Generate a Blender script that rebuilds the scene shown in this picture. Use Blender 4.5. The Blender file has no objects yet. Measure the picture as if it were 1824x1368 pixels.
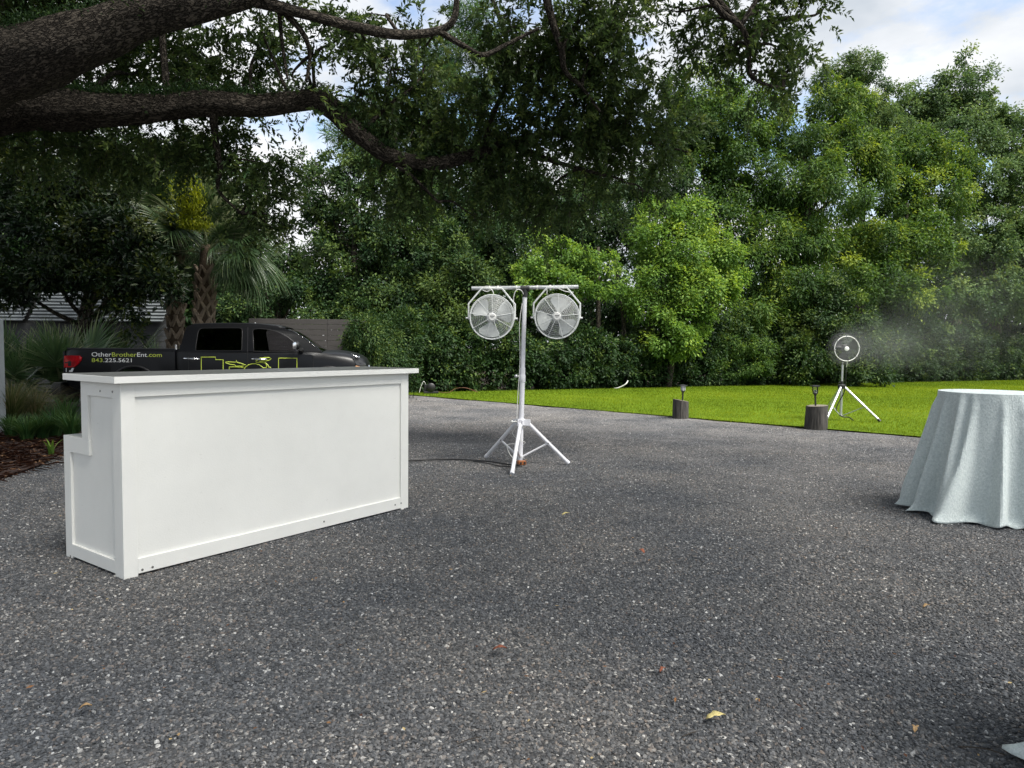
import bpy, bmesh, math, random
import numpy as np
from mathutils import Vector, Matrix, noise as mnoise
from mathutils.geometry import tessellate_polygon
PI = math.pi
scene = bpy.context.scene
COL = scene.collection
random.seed(7)

# ------------------------------------------------------------------ camera, sky, sun, exposure
FPX, CAM_H, PITCH, ROLL = 1265.0, 1.45, math.radians(3.03), 0.0095
cam = bpy.data.cameras.new('camera')
cam.sensor_width = 36.0
cam.lens = 36.0 * FPX / 1824.0
cam.clip_start = 0.05
cam.clip_end = 2000
camo = bpy.data.objects.new('camera', cam)
COL.objects.link(camo)
CR = Matrix.Rotation(PI / 2 - PITCH, 3, 'X') @ Matrix.Rotation(ROLL, 3, 'Z')
camo.matrix_world = Matrix.Translation((0, 0, CAM_H)) @ CR.to_4x4()
scene.camera = camo

SUN_EL, SUN_AZ = math.radians(58), math.radians(128)     # azimuth measured clockwise from +Y (ahead)
world = bpy.data.worlds.new('World')
scene.world = world
world.use_nodes = True
wn, wl = world.node_tree.nodes, world.node_tree.links
wn.clear()
w_out = wn.new('ShaderNodeOutputWorld')
sky = wn.new('ShaderNodeTexSky')
sky.sky_type = 'NISHITA'
sky.sun_disc = False
sky.sun_elevation = SUN_EL
sky.sun_rotation = SUN_AZ
bg1 = wn.new('ShaderNodeBackground'); bg1.inputs['Strength'].default_value = 0.13
bg2 = wn.new('ShaderNodeBackground'); bg2.inputs['Strength'].default_value = 0.57
mixw = wn.new('ShaderNodeMixShader')
tc = wn.new('ShaderNodeTexCoord')
mp = wn.new('ShaderNodeMapping'); mp.inputs['Scale'].default_value = (1.0, 1.0, 2.2); mp.inputs['Location'].default_value = (0.35, 0.1, 0.2)
nz = wn.new('ShaderNodeTexNoise'); nz.inputs['Scale'].default_value = 3.2; nz.inputs['Detail'].default_value = 9; nz.inputs['Roughness'].default_value = 0.58
rp = wn.new('ShaderNodeValToRGB'); rp.color_ramp.elements[0].position = 0.37; rp.color_ramp.elements[1].position = 0.50
nz2 = wn.new('ShaderNodeTexNoise'); nz2.inputs['Scale'].default_value = 4.5; nz2.inputs['Detail'].default_value = 7
rp2 = wn.new('ShaderNodeValToRGB')
rp2.color_ramp.elements[0].position = 0.33; rp2.color_ramp.elements[0].color = (0.54, 0.59, 0.65, 1)
rp2.color_ramp.elements[1].position = 0.62; rp2.color_ramp.elements[1].color = (0.92, 0.93, 0.95, 1)
wl.new(tc.outputs['Generated'], mp.inputs['Vector'])
wl.new(mp.outputs['Vector'], nz.inputs['Vector'])
wl.new(mp.outputs['Vector'], nz2.inputs['Vector'])
wl.new(nz.outputs['Fac'], rp.inputs['Fac'])
wl.new(nz2.outputs['Fac'], rp2.inputs['Fac'])
wl.new(rp2.outputs['Color'], bg2.inputs['Color'])
wl.new(sky.outputs['Color'], bg1.inputs['Color'])
wl.new(rp.outputs['Color'], mixw.inputs['Fac'])
wl.new(bg1.outputs[0], mixw.inputs[1])
wl.new(bg2.outputs[0], mixw.inputs[2])
wl.new(mixw.outputs[0], w_out.inputs['Surface'])

sun = bpy.data.lights.new('sun', 'SUN')
sun.energy = 4.4
sun.angle = math.radians(26)
sun.color = (1.0, 0.965, 0.90)
suno = bpy.data.objects.new('sun', sun)
COL.objects.link(suno)
sdir = Vector((math.sin(SUN_AZ) * math.cos(SUN_EL), math.cos(SUN_AZ) * math.cos(SUN_EL), math.sin(SUN_EL)))
suno.rotation_euler = (-sdir).to_track_quat('-Z', 'Y').to_euler()
suno.location = (0, 0, 40)

vs = scene.view_settings
vs.view_transform = 'Standard'
vs.look = 'None'
vs.exposure = 1.08
vs.gamma = 1.0
vs.use_curve_mapping = False
scene.render.engine = 'CYCLES'
cy = scene.cycles
cy.max_bounces = 6
cy.diffuse_bounces = 3
cy.glossy_bounces = 3
cy.transmission_bounces = 4
cy.transparent_max_bounces = 12
cy.volume_bounces = 1
cy.use_denoising = True
cy.sample_clamp_indirect = 4

# ------------------------------------------------------------------ survey helpers: where a sight line meets the real place
CAMV = Vector((0, 0, CAM_H))
def ray(px, py):
    return CR @ Vector(((px - 912) / FPX, -(py - 684) / FPX, -1.0))
def G(px, py, z=0.0):
    d = ray(px, py); t = (z - CAM_H) / d.z
    return CAMV + d * t
def at(px, py, Y):
    d = ray(px, py)
    return CAMV + d * (Y / d.y)

# ------------------------------------------------------------------ object helpers
def props(o, label=None, cat=None, group=None, kind=None):
    if label: o['label'] = label
    if cat: o['category'] = cat
    if group: o['group'] = group
    if kind: o['kind'] = kind
    return o
def thing(name, label, cat, loc=(0, 0, 0), rotz=0.0, group=None):
    o = bpy.data.objects.new(name, None)
    o.empty_display_size = 0.2
    COL.objects.link(o)
    o.location = loc
    o.rotation_euler = (0, 0, rotz)
    return props(o, label, cat, group)
def link(name, data, parent=None, mat=None, loc=None, rot=None):
    o = bpy.data.objects.new(name, data)
    COL.objects.link(o)
    if parent: o.parent = parent
    if mat is not None and len(data.materials) == 0: data.materials.append(mat)
    if loc is not None: o.location = loc
    if rot is not None: o.rotation_euler = rot
    return o

class MB:
    """collects simple shapes for ONE mesh"""
    def __init__(self):
        self.v = []; self.f = []
    def add(self, verts, faces):
        b = len(self.v)
        self.v += [tuple(p) for p in verts]
        self.f += [tuple(i + b for i in q) for q in faces]
        return self
    def box(self, lo, hi):
        (x0, y0, z0), (x1, y1, z1) = lo, hi
        vs_ = [(x0, y0, z0), (x1, y0, z0), (x1, y1, z0), (x0, y1, z0), (x0, y0, z1), (x1, y0, z1), (x1, y1, z1), (x0, y1, z1)]
        return self.add(vs_, [(3, 2, 1, 0), (4, 5, 6, 7), (0, 1, 5, 4), (1, 2, 6, 5), (2, 3, 7, 6), (3, 0, 4, 7)])
    def tube(self, pts, rad, n=8, closed=False, cap=True):
        pts = [Vector(p) for p in pts]
        m = len(pts)
        rs = rad if hasattr(rad, '__len__') else [rad] * m
        vs_, fs = [], []
        ref = None
        for i, p in enumerate(pts):
            if closed: t = pts[(i + 1) % m] - pts[i - 1]
            else: t = pts[min(i + 1, m - 1)] - pts[max(i - 1, 0)]
            if t.length < 1e-9: t = Vector((0, 0, 1))
            t.normalize()
            if ref is None:
                ref = Vector((0, 0, 1)) if abs(t.z) < 0.9 else Vector((1, 0, 0))
            a = ref - t * ref.dot(t)
            if a.length < 1e-6: a = t.orthogonal()
            a.normalize()
            b = t.cross(a)
            ref = a
            for k in range(n):
                th = 2 * PI * k / n
                vs_.append(p + (a * math.cos(th) + b * math.sin(th)) * rs[i])
        for i in range(m if closed else m - 1):
            j = (i + 1) % m
            for k in range(n):
                l = (k + 1) % n
                fs.append((i * n + k, i * n + l, j * n + l, j * n + k))
        if cap and not closed:
            fs.append(tuple(range(n - 1, -1, -1)))
            fs.append(tuple((m - 1) * n + k for k in range(n)))
        return self.add(vs_, fs)
    def ring(self, c, r, w, axis='Y', n=40, k=4):
        c = Vector(c); pts = []
        for i in range(n):
            t = 2 * PI * i / n
            if axis == 'Y': pts.append(c + Vector((math.cos(t) * r, 0, math.sin(t) * r)))
            else: pts.append(c + Vector((math.cos(t) * r, math.sin(t) * r, 0)))
        return self.tube(pts, w, k, closed=True)
    def lathe(self, prof, n=24, c=(0, 0, 0), axis='Z'):
        c = Vector(c); vs_, fs = [], []
        for r, h in prof:
            for k in range(n):
                t = 2 * PI * k / n
                if axis == 'Z': vs_.append(c + Vector((r * math.cos(t), r * math.sin(t), h)))
                else: vs_.append(c + Vector((r * math.cos(t), h, r * math.sin(t))))
        for i in range(len(prof) - 1):
            for k in range(n):
                l = (k + 1) % n
                fs.append((i * n + k, i * n + l, (i + 1) * n + l, (i + 1) * n + k))
        fs.append(tuple(range(n - 1, -1, -1)))
        fs.append(tuple((len(prof) - 1) * n + k for k in range(n)))
        return self.add(vs_, fs)
    def prism(self, poly, f0, f1):
        """poly: 2D points; f0/f1 map (a,b) to 3D for the two faces"""
        n = len(poly)
        self.add([f0(*p) for p in poly] + [f1(*p) for p in poly],
                 [tuple(range(n - 1, -1, -1)), tuple(range(n, 2 * n))] + [(i, (i + 1) % n, n + (i + 1) % n, n + i) for i in range(n)])
        return self
    def ball(self, c, r, n=10, m=6, s=(1, 1, 1)):
        c = Vector(c); vs_ = [c + Vector((0, 0, r * s[2]))]; fs = []
        for i in range(1, m):
            ph = PI * i / m
            for k in range(n):
                t = 2 * PI * k / n
                vs_.append(c + Vector((r * s[0] * math.sin(ph) * math.cos(t), r * s[1] * math.sin(ph) * math.sin(t), r * s[2] * math.cos(ph))))
        vs_.append(c - Vector((0, 0, r * s[2])))
        for k in range(n): fs.append((0, 1 + k, 1 + (k + 1) % n))
        for i in range(m - 2):
            for k in range(n):
                l = (k + 1) % n
                fs.append((1 + i * n + k, 1 + (i + 1) * n + k, 1 + (i + 1) * n + l, 1 + i * n + l))
        e = len(vs_) - 1; b = 1 + (m - 2) * n
        for k in range(n): fs.append((b + k, e, b + (k + 1) % n))
        return self.add(vs_, fs)
    def mesh(self, name, smooth=None, fix=True, bevel=0.0):
        me = bpy.data.meshes.new(name)
        me.from_pydata(self.v, [], self.f)
        bm = bmesh.new(); bm.from_mesh(me)
        if fix: bmesh.ops.recalc_face_normals(bm, faces=bm.faces)
        if bevel:
            es = [e for e in bm.edges if len(e.link_faces) == 2 and e.calc_face_angle(0) > 0.5]
            bmesh.ops.bevel(bm, geom=es, offset=bevel, segments=2, profile=0.6, affect='EDGES', clamp_overlap=True)
        if smooth is not None:
            for f in bm.faces: f.smooth = True
            for e in bm.edges:
                if len(e.link_faces) == 2 and e.calc_face_angle(0) > math.radians(smooth): e.smooth = False
        bm.to_mesh(me); bm.free()
        return me
    def build(self, name, mat, parent=None, smooth=None, bevel=0.0, loc=None, rot=None, label=None):
        o = link(name, self.mesh(name, smooth, True, bevel), parent, mat, loc, rot)
        if label: o['label'] = label
        return o

# ------------------------------------------------------------------ materials
def newmat(name):
    m = bpy.data.materials.new(name); m.use_nodes = True
    nt = m.node_tree
    return m, nt.nodes, nt.links, nt.nodes['Principled BSDF']
def M(name, col, rough=0.6, metal=0.0, var=0.0, vscale=8.0, bump=0.0, bscale=60.0, spec=0.5, col2=None, stretch=(1, 1, 1), coat=0.0):
    m, n, l, b = newmat(name)
    b.inputs['Base Color'].default_value = (*col, 1)
    b.inputs['Roughness'].default_value = rough
    b.inputs['Metallic'].default_value = metal
    b.inputs['Specular IOR Level'].default_value = spec
    b.inputs['Coat Weight'].default_value = coat
    if var or bump or col2:
        t = n.new('ShaderNodeTexCoord'); mpn = n.new('ShaderNodeMapping'); mpn.inputs['Scale'].default_value = stretch
        l.new(t.outputs['Object'], mpn.inputs['Vector'])
    if var or col2:
        tx = n.new('ShaderNodeTexNoise'); tx.inputs['Scale'].default_value = vscale; tx.inputs['Detail'].default_value = 8; tx.inputs['Roughness'].default_value = 0.65
        l.new(mpn.outputs[0], tx.inputs['Vector'])
        r = n.new('ShaderNodeValToRGB'); r.color_ramp.elements[0].position = 0.3; r.color_ramp.elements[1].position = 0.7
        c0 = col2 if col2 else tuple(max(0, c * (1 - var)) for c in col)
        c1 = col if col2 else tuple(min(1, c * (1 + var)) for c in col)
        r.color_ramp.elements[0].color = (*c0, 1); r.color_ramp.elements[1].color = (*c1, 1)
        l.new(tx.outputs['Fac'], r.inputs['Fac']); l.new(r.outputs['Color'], b.inputs['Base Color'])
    if bump:
        tb = n.new('ShaderNodeTexNoise'); tb.inputs['Scale'].default_value = bscale; tb.inputs['Detail'].default_value = 6
        l.new(mpn.outputs[0], tb.inputs['Vector'])
        bp = n.new('ShaderNodeBump'); bp.inputs['Strength'].default_value = bump; bp.inputs['Distance'].default_value = 0.02
        l.new(tb.outputs['Fac'], bp.inputs['Height']); l.new(bp.outputs['Normal'], b.inputs['Normal'])
    return m
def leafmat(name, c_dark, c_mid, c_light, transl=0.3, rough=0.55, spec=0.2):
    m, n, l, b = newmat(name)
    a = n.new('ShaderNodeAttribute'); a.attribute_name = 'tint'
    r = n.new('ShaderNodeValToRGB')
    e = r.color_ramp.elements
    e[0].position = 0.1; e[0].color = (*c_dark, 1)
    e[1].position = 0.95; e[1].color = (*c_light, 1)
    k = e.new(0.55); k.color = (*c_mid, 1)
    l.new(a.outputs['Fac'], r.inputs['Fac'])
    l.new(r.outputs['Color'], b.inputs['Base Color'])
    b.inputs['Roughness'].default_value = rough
    b.inputs['Specular IOR Level'].default_value = spec
    tr = n.new('ShaderNodeBsdfTranslucent')
    hs = n.new('ShaderNodeHueSaturation'); hs.inputs['Hue'].default_value = 0.48; hs.inputs['Saturation'].default_value = 1.1; hs.inputs['Value'].default_value = 1.3
    l.new(r.outputs['Color'], hs.inputs['Color']); l.new(hs.outputs['Color'], tr.inputs['Color'])
    mx = n.new('ShaderNodeMixShader'); mx.inputs['Fac'].default_value = transl
    l.new(b.outputs[0], mx.inputs[1]); l.new(tr.outputs[0], mx.inputs[2])
    l.new(mx.outputs[0], n['Material Output'].inputs['Surface'])
    return m

def barkmat(name, c0, c1, scale=9.0, bump=0.9, stretch=(1, 1, 1)):
    m, n, l, b = newmat(name)
    t = n.new('ShaderNodeAttribute'); t.attribute_name = 'bark_uv'
    mpn = n.new('ShaderNodeMapping'); mpn.inputs['Scale'].default_value = stretch
    l.new(t.outputs['Vector'], mpn.inputs['Vector'])
    wv = n.new('ShaderNodeTexNoise'); wv.inputs['Scale'].default_value = scale * 0.8; wv.inputs['Detail'].default_value = 4
    l.new(mpn.outputs[0], wv.inputs['Vector'])
    ad = n.new('ShaderNodeMixRGB'); ad.blend_type = 'LINEAR_LIGHT'; ad.inputs['Fac'].default_value = 0.2
    l.new(mpn.outputs[0], ad.inputs[1]); l.new(wv.outputs['Color'], ad.inputs[2])
    vo = n.new('ShaderNodeTexVoronoi'); vo.feature = 'DISTANCE_TO_EDGE'; vo.inputs['Scale'].default_value = scale
    l.new(ad.outputs[0], vo.inputs['Vector'])
    nz_ = n.new('ShaderNodeTexNoise'); nz_.inputs['Scale'].default_value = scale * 6; nz_.inputs['Detail'].default_value = 6
    l.new(mpn.outputs[0], nz_.inputs['Vector'])
    cr = n.new('ShaderNodeValToRGB'); cr.color_ramp.elements[0].position = 0.0; cr.color_ramp.elements[1].position = 0.22
    l.new(vo.outputs['Distance'], cr.inputs['Fac'])
    mul = n.new('ShaderNodeMath'); mul.operation = 'MULTIPLY_ADD'; mul.inputs[1].default_value = 0.45
    l.new(nz_.outputs['Fac'], mul.inputs[0]); l.new(cr.outputs['Color'], mul.inputs[2])
    bp = n.new('ShaderNodeBump'); bp.inputs['Strength'].default_value = bump; bp.inputs['Distance'].default_value = 0.05
    l.new(mul.outputs[0], bp.inputs['Height']); l.new(bp.outputs[0], b.inputs['Normal'])
    cc = n.new('ShaderNodeValToRGB')
    cc.color_ramp.elements[0].position = 0.25; cc.color_ramp.elements[0].color = (*c0, 1)
    cc.color_ramp.elements[1].position = 1.15; cc.color_ramp.elements[1].color = (*c1, 1)
    cc.color_ramp.elements[1].position = 1.0
    l.new(mul.outputs[0], cc.inputs['Fac']); l.new(cc.outputs[0], b.inputs['Base Color'])
    b.inputs['Roughness'].default_value = 0.9
    b.inputs['Specular IOR Level'].default_value = 0.15
    return m

m_white = M('white_painted_wood', (0.77, 0.768, 0.735), 0.55, var=0.035, vscale=2.2, bump=0.06, bscale=110)
def add_scuffs(m, amount=0.55):
    n, l = m.node_tree.nodes, m.node_tree.links
    b = n['Principled BSDF']
    src = b.inputs['Base Color'].links[0].from_socket
    t = n.new('ShaderNodeTexCoord')
    mpn = n.new('ShaderNodeMapping'); mpn.inputs['Scale'].default_value = (6, 6, 16); mpn.inputs['Rotation'].default_value = (0.3, 0.9, 0.2)
    l.new(t.outputs['Object'], mpn.inputs['Vector'])
    a = n.new('ShaderNodeTexNoise'); a.inputs['Scale'].default_value = 3.2; a.inputs['Detail'].default_value = 9; a.inputs['Roughness'].default_value = 0.7
    l.new(mpn.outputs[0], a.inputs['Vector'])
    r = n.new('ShaderNodeMapRange'); r.inputs['From Min'].default_value = 0.645; r.inputs['From Max'].default_value = 0.76
    l.new(a.outputs['Fac'], r.inputs['Value'])
    k = n.new('ShaderNodeMath'); k.operation = 'MULTIPLY'; k.inputs[1].default_value = amount; l.new(r.outputs[0], k.inputs[0])
    mx = n.new('ShaderNodeMixRGB'); mx.inputs[2].default_value = (0.30, 0.29, 0.26, 1)
    l.new(k.outputs[0], mx.inputs[0]); l.new(src, mx.inputs[1]); l.new(mx.outputs[0], b.inputs['Base Color'])
add_scuffs(m_white)
m_counter = M('white_counter_laminate', (0.79, 0.79, 0.76), 0.33, var=0.02, vscale=4)
m_screw = M('steel_screw', (0.25, 0.25, 0.24), 0.4, metal=0.9)
m_whitemetal = M('white_powder_coat', (0.72, 0.72, 0.76), 0.38)
m_fanwhite = M('white_fan_paint', (0.66, 0.68, 0.67), 0.4)
m_alu = M('brushed_aluminium', (0.62, 0.63, 0.64), 0.32, metal=0.75)
m_blackplastic = M('black_plastic', (0.015, 0.015, 0.016), 0.45)
m_rubber = M('black_cable_rubber', (0.01, 0.01, 0.011), 0.5)
m_orange = M('orange_brown_plastic', (0.30, 0.10, 0.03), 0.5)
m_whitecable = M('white_cable', (0.7, 0.7, 0.68), 0.5)
m_truck = M('satin_black_wrap', (0.005, 0.0055, 0.0072), 0.36, spec=0.30)
m_trim = M('black_trim', (0.008, 0.008, 0.009), 0.5)
m_chrome = M('chrome', (0.82, 0.82, 0.83), 0.12, metal=1.0)
m_tyre = M('tyre_rubber', (0.014, 0.014, 0.014), 0.8)
m_steel = M('grey_steel_wheel', (0.3, 0.3, 0.31), 0.3, metal=0.9)
m_red = M('red_lamp_lens', (0.42, 0.008, 0.014), 0.12, coat=0.6, var=0.5, vscale=9)
m_clear = M('clear_lamp_lens', (0.55, 0.56, 0.58), 0.1, coat=0.5)
m_smoke = M('smoked_lamp_lens', (0.035, 0.036, 0.038), 0.12, coat=0.4)
m_amber = M('amber_lamp_lens', (0.75, 0.38, 0.18), 0.2)
m_txtwhite = M('white_vinyl', (0.8, 0.8, 0.8), 0.5)
m_txtgreen = M('lime_vinyl', (0.46, 0.55, 0.07), 0.5)
m_seat = M('grey_seat_cloth', (0.05, 0.05, 0.055), 0.85)
def glassmat(name, tint, alpha):
    m, n, l, b = newmat(name)
    gl = n.new('ShaderNodeBsdfGlossy'); gl.inputs['Roughness'].default_value = 0.03; gl.inputs['Color'].default_value = (0.9, 0.9, 0.9, 1)
    tr = n.new('ShaderNodeBsdfTransparent'); tr.inputs['Color'].default_value = (tint, tint, tint * 1.03, 1)
    fr = n.new('ShaderNodeFresnel'); fr.inputs['IOR'].default_value = alpha
    mx = n.new('ShaderNodeMixShader')
    l.new(fr.outputs[0], mx.inputs[0]); l.new(tr.outputs[0], mx.inputs[1]); l.new(gl.outputs[0], mx.inputs[2])
    l.new(mx.outputs[0], n['Material Output'].inputs['Surface'])
    return m
m_glassdark = glassmat('dark_tinted_glass', 0.06, 1.85)
m_glass = glassmat('clear_window_glass', 0.82, 1.65)
m_lampglass = glassmat('lamp_glass', 0.85, 1.45)
m_fence = M('grey_brown_fence_board', (0.050, 0.046, 0.044), 0.75, var=0.18, vscale=5, bump=0.15, bscale=14, stretch=(0.6, 6, 6))
m_shedwall = M('dark_grey_siding', (0.045, 0.048, 0.05), 0.75, var=0.2, vscale=3)
m_shedroof = M('galvanised_corrugated_sheet', (0.15, 0.165, 0.17), 0.5, metal=0.3, var=0.25, vscale=2.5)
m_wood = M('weathered_grey_wood', (0.085, 0.078, 0.070), 0.95, col2=(0.014, 0.013, 0.012), vscale=5, stretch=(6, 6, 0.6), bump=1.0, bscale=9)
m_woodtop = M('stump_end_grain', (0.16, 0.14, 0.11), 0.95, var=0.35, vscale=10, bump=0.4, bscale=20)
m_post = M('pale_grey_post', (0.4, 0.42, 0.43), 0.6, var=0.08)
m_needle = M('pine_straw_brown', (0.11, 0.045, 0.022), 0.8, var=0.5, vscale=30)
m_leafdry = M('dry_yellow_leaf', (0.62, 0.52, 0.22), 0.6, var=0.15)
m_leaftan = M('dry_tan_leaf', (0.42, 0.27, 0.13), 0.7, var=0.2)
m_leafred = M('dry_russet_leaf', (0.26, 0.08, 0.04), 0.7, var=0.2)
m_pipe = M('pale_grey_hose', (0.5, 0.5, 0.47), 0.5)
b_oak = barkmat('oak_bark', (0.014, 0.012, 0.010), (0.092, 0.079, 0.065), 16.0, 1.0, (1, 0.36, 1))
b_tree = barkmat('grey_bark', (0.02, 0.018, 0.015), (0.12, 0.105, 0.085), 12.0, 0.8, (1, 0.4, 1))
b_palm = M('palm_trunk_fibre', (0.085, 0.06, 0.04), 0.95, var=0.4, vscale=9, bump=0.8, bscale=30)
m_boot = M('palm_leaf_base', (0.25, 0.195, 0.145), 0.85, var=0.35, vscale=6, bump=0.4, bscale=25)

# leaf materials: (dark, mid, light)
L_oak = leafmat('live_oak_leaves', (0.026, 0.052, 0.019), (0.070, 0.116, 0.037), (0.165, 0.215, 0.060), 0.46, 0.5, 0.25)
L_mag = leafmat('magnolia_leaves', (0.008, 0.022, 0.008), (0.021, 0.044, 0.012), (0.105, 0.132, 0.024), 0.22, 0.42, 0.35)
L_lush = leafmat('lush_green_leaves', (0.028, 0.066, 0.016), (0.076, 0.148, 0.028), (0.230, 0.300, 0.046), 0.38)
L_bright = leafmat('bright_maple_leaves', (0.060, 0.130, 0.026), (0.135, 0.245, 0.046), (0.300, 0.410, 0.070), 0.42)
L_dark = leafmat('dark_evergreen_and_shaded_leaves', (0.011, 0.030, 0.011), (0.028, 0.064, 0.019), (0.095, 0.145, 0.032), 0.3)
L_hedge = leafmat('hedge_leaves', (0.012, 0.031, 0.010), (0.028, 0.064, 0.017), (0.105, 0.152, 0.030), 0.28)
L_far = leafmat('far_tree_leaves', (0.044, 0.088, 0.032), (0.095, 0.160, 0.050), (0.215, 0.275, 0.080), 0.38)
L_pine = leafmat('pine_needles', (0.032, 0.085, 0.034), (0.066, 0.140, 0.048), (0.140, 0.220, 0.066), 0.3)
L_palm = leafmat('palm_fronds', (0.026, 0.060, 0.024), (0.062, 0.115, 0.042), (0.300, 0.320, 0.190), 0.3, 0.38, 0.5)
L_palmy = leafmat('palm_flower_stalk', (0.15, 0.20, 0.016), (0.27, 0.33, 0.03), (0.42, 0.46, 0.06), 0.45)
L_grass = leafmat('lawn_grass', (0.062, 0.102, 0.007), (0.126, 0.186, 0.011), (0.240, 0.290, 0.030), 0.35, 0.8, 0.06)
L_tuft = leafmat('ornamental_grass', (0.035, 0.060, 0.020), (0.075, 0.105, 0.030), (0.330, 0.270, 0.140), 0.3)
L_liri = leafmat('strappy_green_leaves', (0.015, 0.045, 0.015), (0.035, 0.090, 0.025), (0.090, 0.150, 0.045), 0.3)

# ------------------------------------------------------------------ ground
def gz(x, y):
    n1 = mnoise.noise((x * 0.55, y * 0.55, 3.1))
    n2 = mnoise.noise((x * 1.7, y * 1.7, 8.4))
    u = x * 0.55 + y * 0.835
    n3 = mnoise.noise((u * 2.6, (x * 0.835 - y * 0.55) * 0.35, 5.0))      # old wheel tracks and rake marks
    return 0.012 * n1 + 0.008 * n2 + 0.010 * n3
def sheet(name, poly, z, mat, step=None, kind='structure', bumpy=False):
    """flat polygon, optionally cut into a grid that follows the gentle humps of the gravel"""
    bm = bmesh.new()
    bm.faces.new([bm.verts.new((x, y, z)) for x, y in poly])
    if step:
        xs = [p[0] for p in poly]; ys = [p[1] for p in poly]
        x = math.floor(min(xs)) + step
        while x < max(xs):
            bmesh.ops.bisect_plane(bm, geom=bm.verts[:] + bm.edges[:] + bm.faces[:], plane_co=(x, 0, 0), plane_no=(1, 0, 0)); x += step
        y = math.floor(min(ys)) + step
        while y < max(ys):
            bmesh.ops.bisect_plane(bm, geom=bm.verts[:] + bm.edges[:] + bm.faces[:], plane_co=(0, y, 0), plane_no=(0, 1, 0)); y += step
        if bumpy:
            for v in bm.verts: v.co.z = z + gz(v.co.x, v.co.y)
    bmesh.ops.recalc_face_normals(bm, faces=bm.faces)
    for f in bm.faces:
        if f.normal.z < 0: f.normal_flip()
        f.smooth = True
    me = bpy.data.meshes.new(name); bm.to_mesh(me); bm.free()
    o = link(name, me, None, mat)
    return props(o, kind=kind)

# gravel: dark basalt chips with the odd pale one, dustier and warmer towards the lawn edge
def dusty(n, l, pos, col, target):
    """dust and washed-out fines gather along the lawn edge and in worn patches"""
    sx = n.new('ShaderNodeSeparateXYZ'); l.new(pos, sx.inputs[0])
    dm = n.new('ShaderNodeMath'); dm.operation = 'MULTIPLY_ADD'; dm.inputs[1].default_value = 0.672
    l.new(sx.outputs['X'], dm.inputs[0])
    dy = n.new('ShaderNodeMath'); dy.operation = 'MULTIPLY'; dy.inputs[1].default_value = 0.740
    l.new(sx.outputs['Y'], dy.inputs[0]); l.new(dy.outputs[0], dm.inputs[2])
    mr = n.new('ShaderNodeMapRange'); mr.inputs['From Min'].default_value = 4.5; mr.inputs['From Max'].default_value = 13.6; mr.inputs['To Max'].default_value = 1.15
    l.new(dm.outputs[0], mr.inputs['Value'])
    nz3 = n.new('ShaderNodeTexNoise'); nz3.inputs['Scale'].default_value = 0.9; nz3.inputs['Detail'].default_value = 8; nz3.inputs['Roughness'].default_value = 0.62
    l.new(pos, nz3.inputs['Vector'])
    r3 = n.new('ShaderNodeMapRange'); r3.inputs['From Min'].default_value = 0.36; r3.inputs['From Max'].default_value = 0.66
    l.new(nz3.outputs['Fac'], r3.inputs['Value'])
    ml = n.new('ShaderNodeMath'); ml.operation = 'MULTIPLY'; l.new(mr.outputs[0], ml.inputs[0]); l.new(r3.outputs[0], ml.inputs[1])
    m2 = n.new('ShaderNodeMath'); m2.operation = 'MULTIPLY'; m2.inputs[1].default_value = 0.55; l.new(ml.outputs[0], m2.inputs[0])
    du = n.new('ShaderNodeMixRGB'); du.inputs[2].default_value = (0.25, 0.238, 0.232, 1)
    l.new(m2.outputs[0], du.inputs[0]); l.new(col, du.inputs[1])
    l.new(du.outputs[0], target)
def gravelmat():
    m, n, l, b = newmat('dark_gravel')
    t = n.new('ShaderNodeTexCoord')
    vo = n.new('ShaderNodeTexVoronoi'); vo.inputs['Scale'].default_value = 62
    l.new(t.outputs['Object'], vo.inputs['Vector'])
    sp = n.new('ShaderNodeSeparateColor'); l.new(vo.outputs['Color'], sp.inputs[0])
    r = n.new('ShaderNodeValToRGB'); r.color_ramp.interpolation = 'LINEAR'
    e = r.color_ramp.elements
    e[0].position = 0; e[0].color = (0.0333, 0.0348, 0.0370, 1)
    e[1].position = 1; e[1].color = (0.4588, 0.4514, 0.4292, 1)
    for p_, c in ((0.35, (0.0629, 0.0644, 0.0681)), (0.7, (0.0999, 0.0999, 0.1014)), (0.93, (0.1480, 0.1443, 0.1406)), (0.965, (0.3330, 0.3256, 0.3108))):
        k = e.new(p_); k.color = (*c, 1)
    l.new(sp.outputs[0], r.inputs['Fac'])
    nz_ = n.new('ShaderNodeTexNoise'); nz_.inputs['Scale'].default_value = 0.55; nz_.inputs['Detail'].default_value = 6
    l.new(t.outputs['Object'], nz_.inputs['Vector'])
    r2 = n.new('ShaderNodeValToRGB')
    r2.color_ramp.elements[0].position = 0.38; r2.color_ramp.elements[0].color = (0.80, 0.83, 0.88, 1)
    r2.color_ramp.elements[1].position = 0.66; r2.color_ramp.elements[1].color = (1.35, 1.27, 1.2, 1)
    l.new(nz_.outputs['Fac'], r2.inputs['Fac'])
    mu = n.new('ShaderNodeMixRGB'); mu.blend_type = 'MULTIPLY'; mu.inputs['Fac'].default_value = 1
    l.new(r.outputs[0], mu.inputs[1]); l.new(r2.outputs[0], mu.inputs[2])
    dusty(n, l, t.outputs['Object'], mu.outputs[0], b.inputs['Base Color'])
    b.inputs['Roughness'].default_value = 0.8; b.inputs['Specular IOR Level'].default_value = 0.3
    iv = n.new('ShaderNodeMath'); iv.operation = 'SUBTRACT'; iv.inputs[0].default_value = 1.0
    l.new(vo.outputs['Distance'], iv.inputs[1])
    bp = n.new('ShaderNodeBump'); bp.inputs['Strength'].default_value = 1.0; bp.inputs['Distance'].default_value = 0.012
    l.new(iv.outputs[0], bp.inputs['Height']); l.new(bp.outputs[0], b.inputs['Normal'])
    return m
m_gravel = gravelmat()
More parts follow.
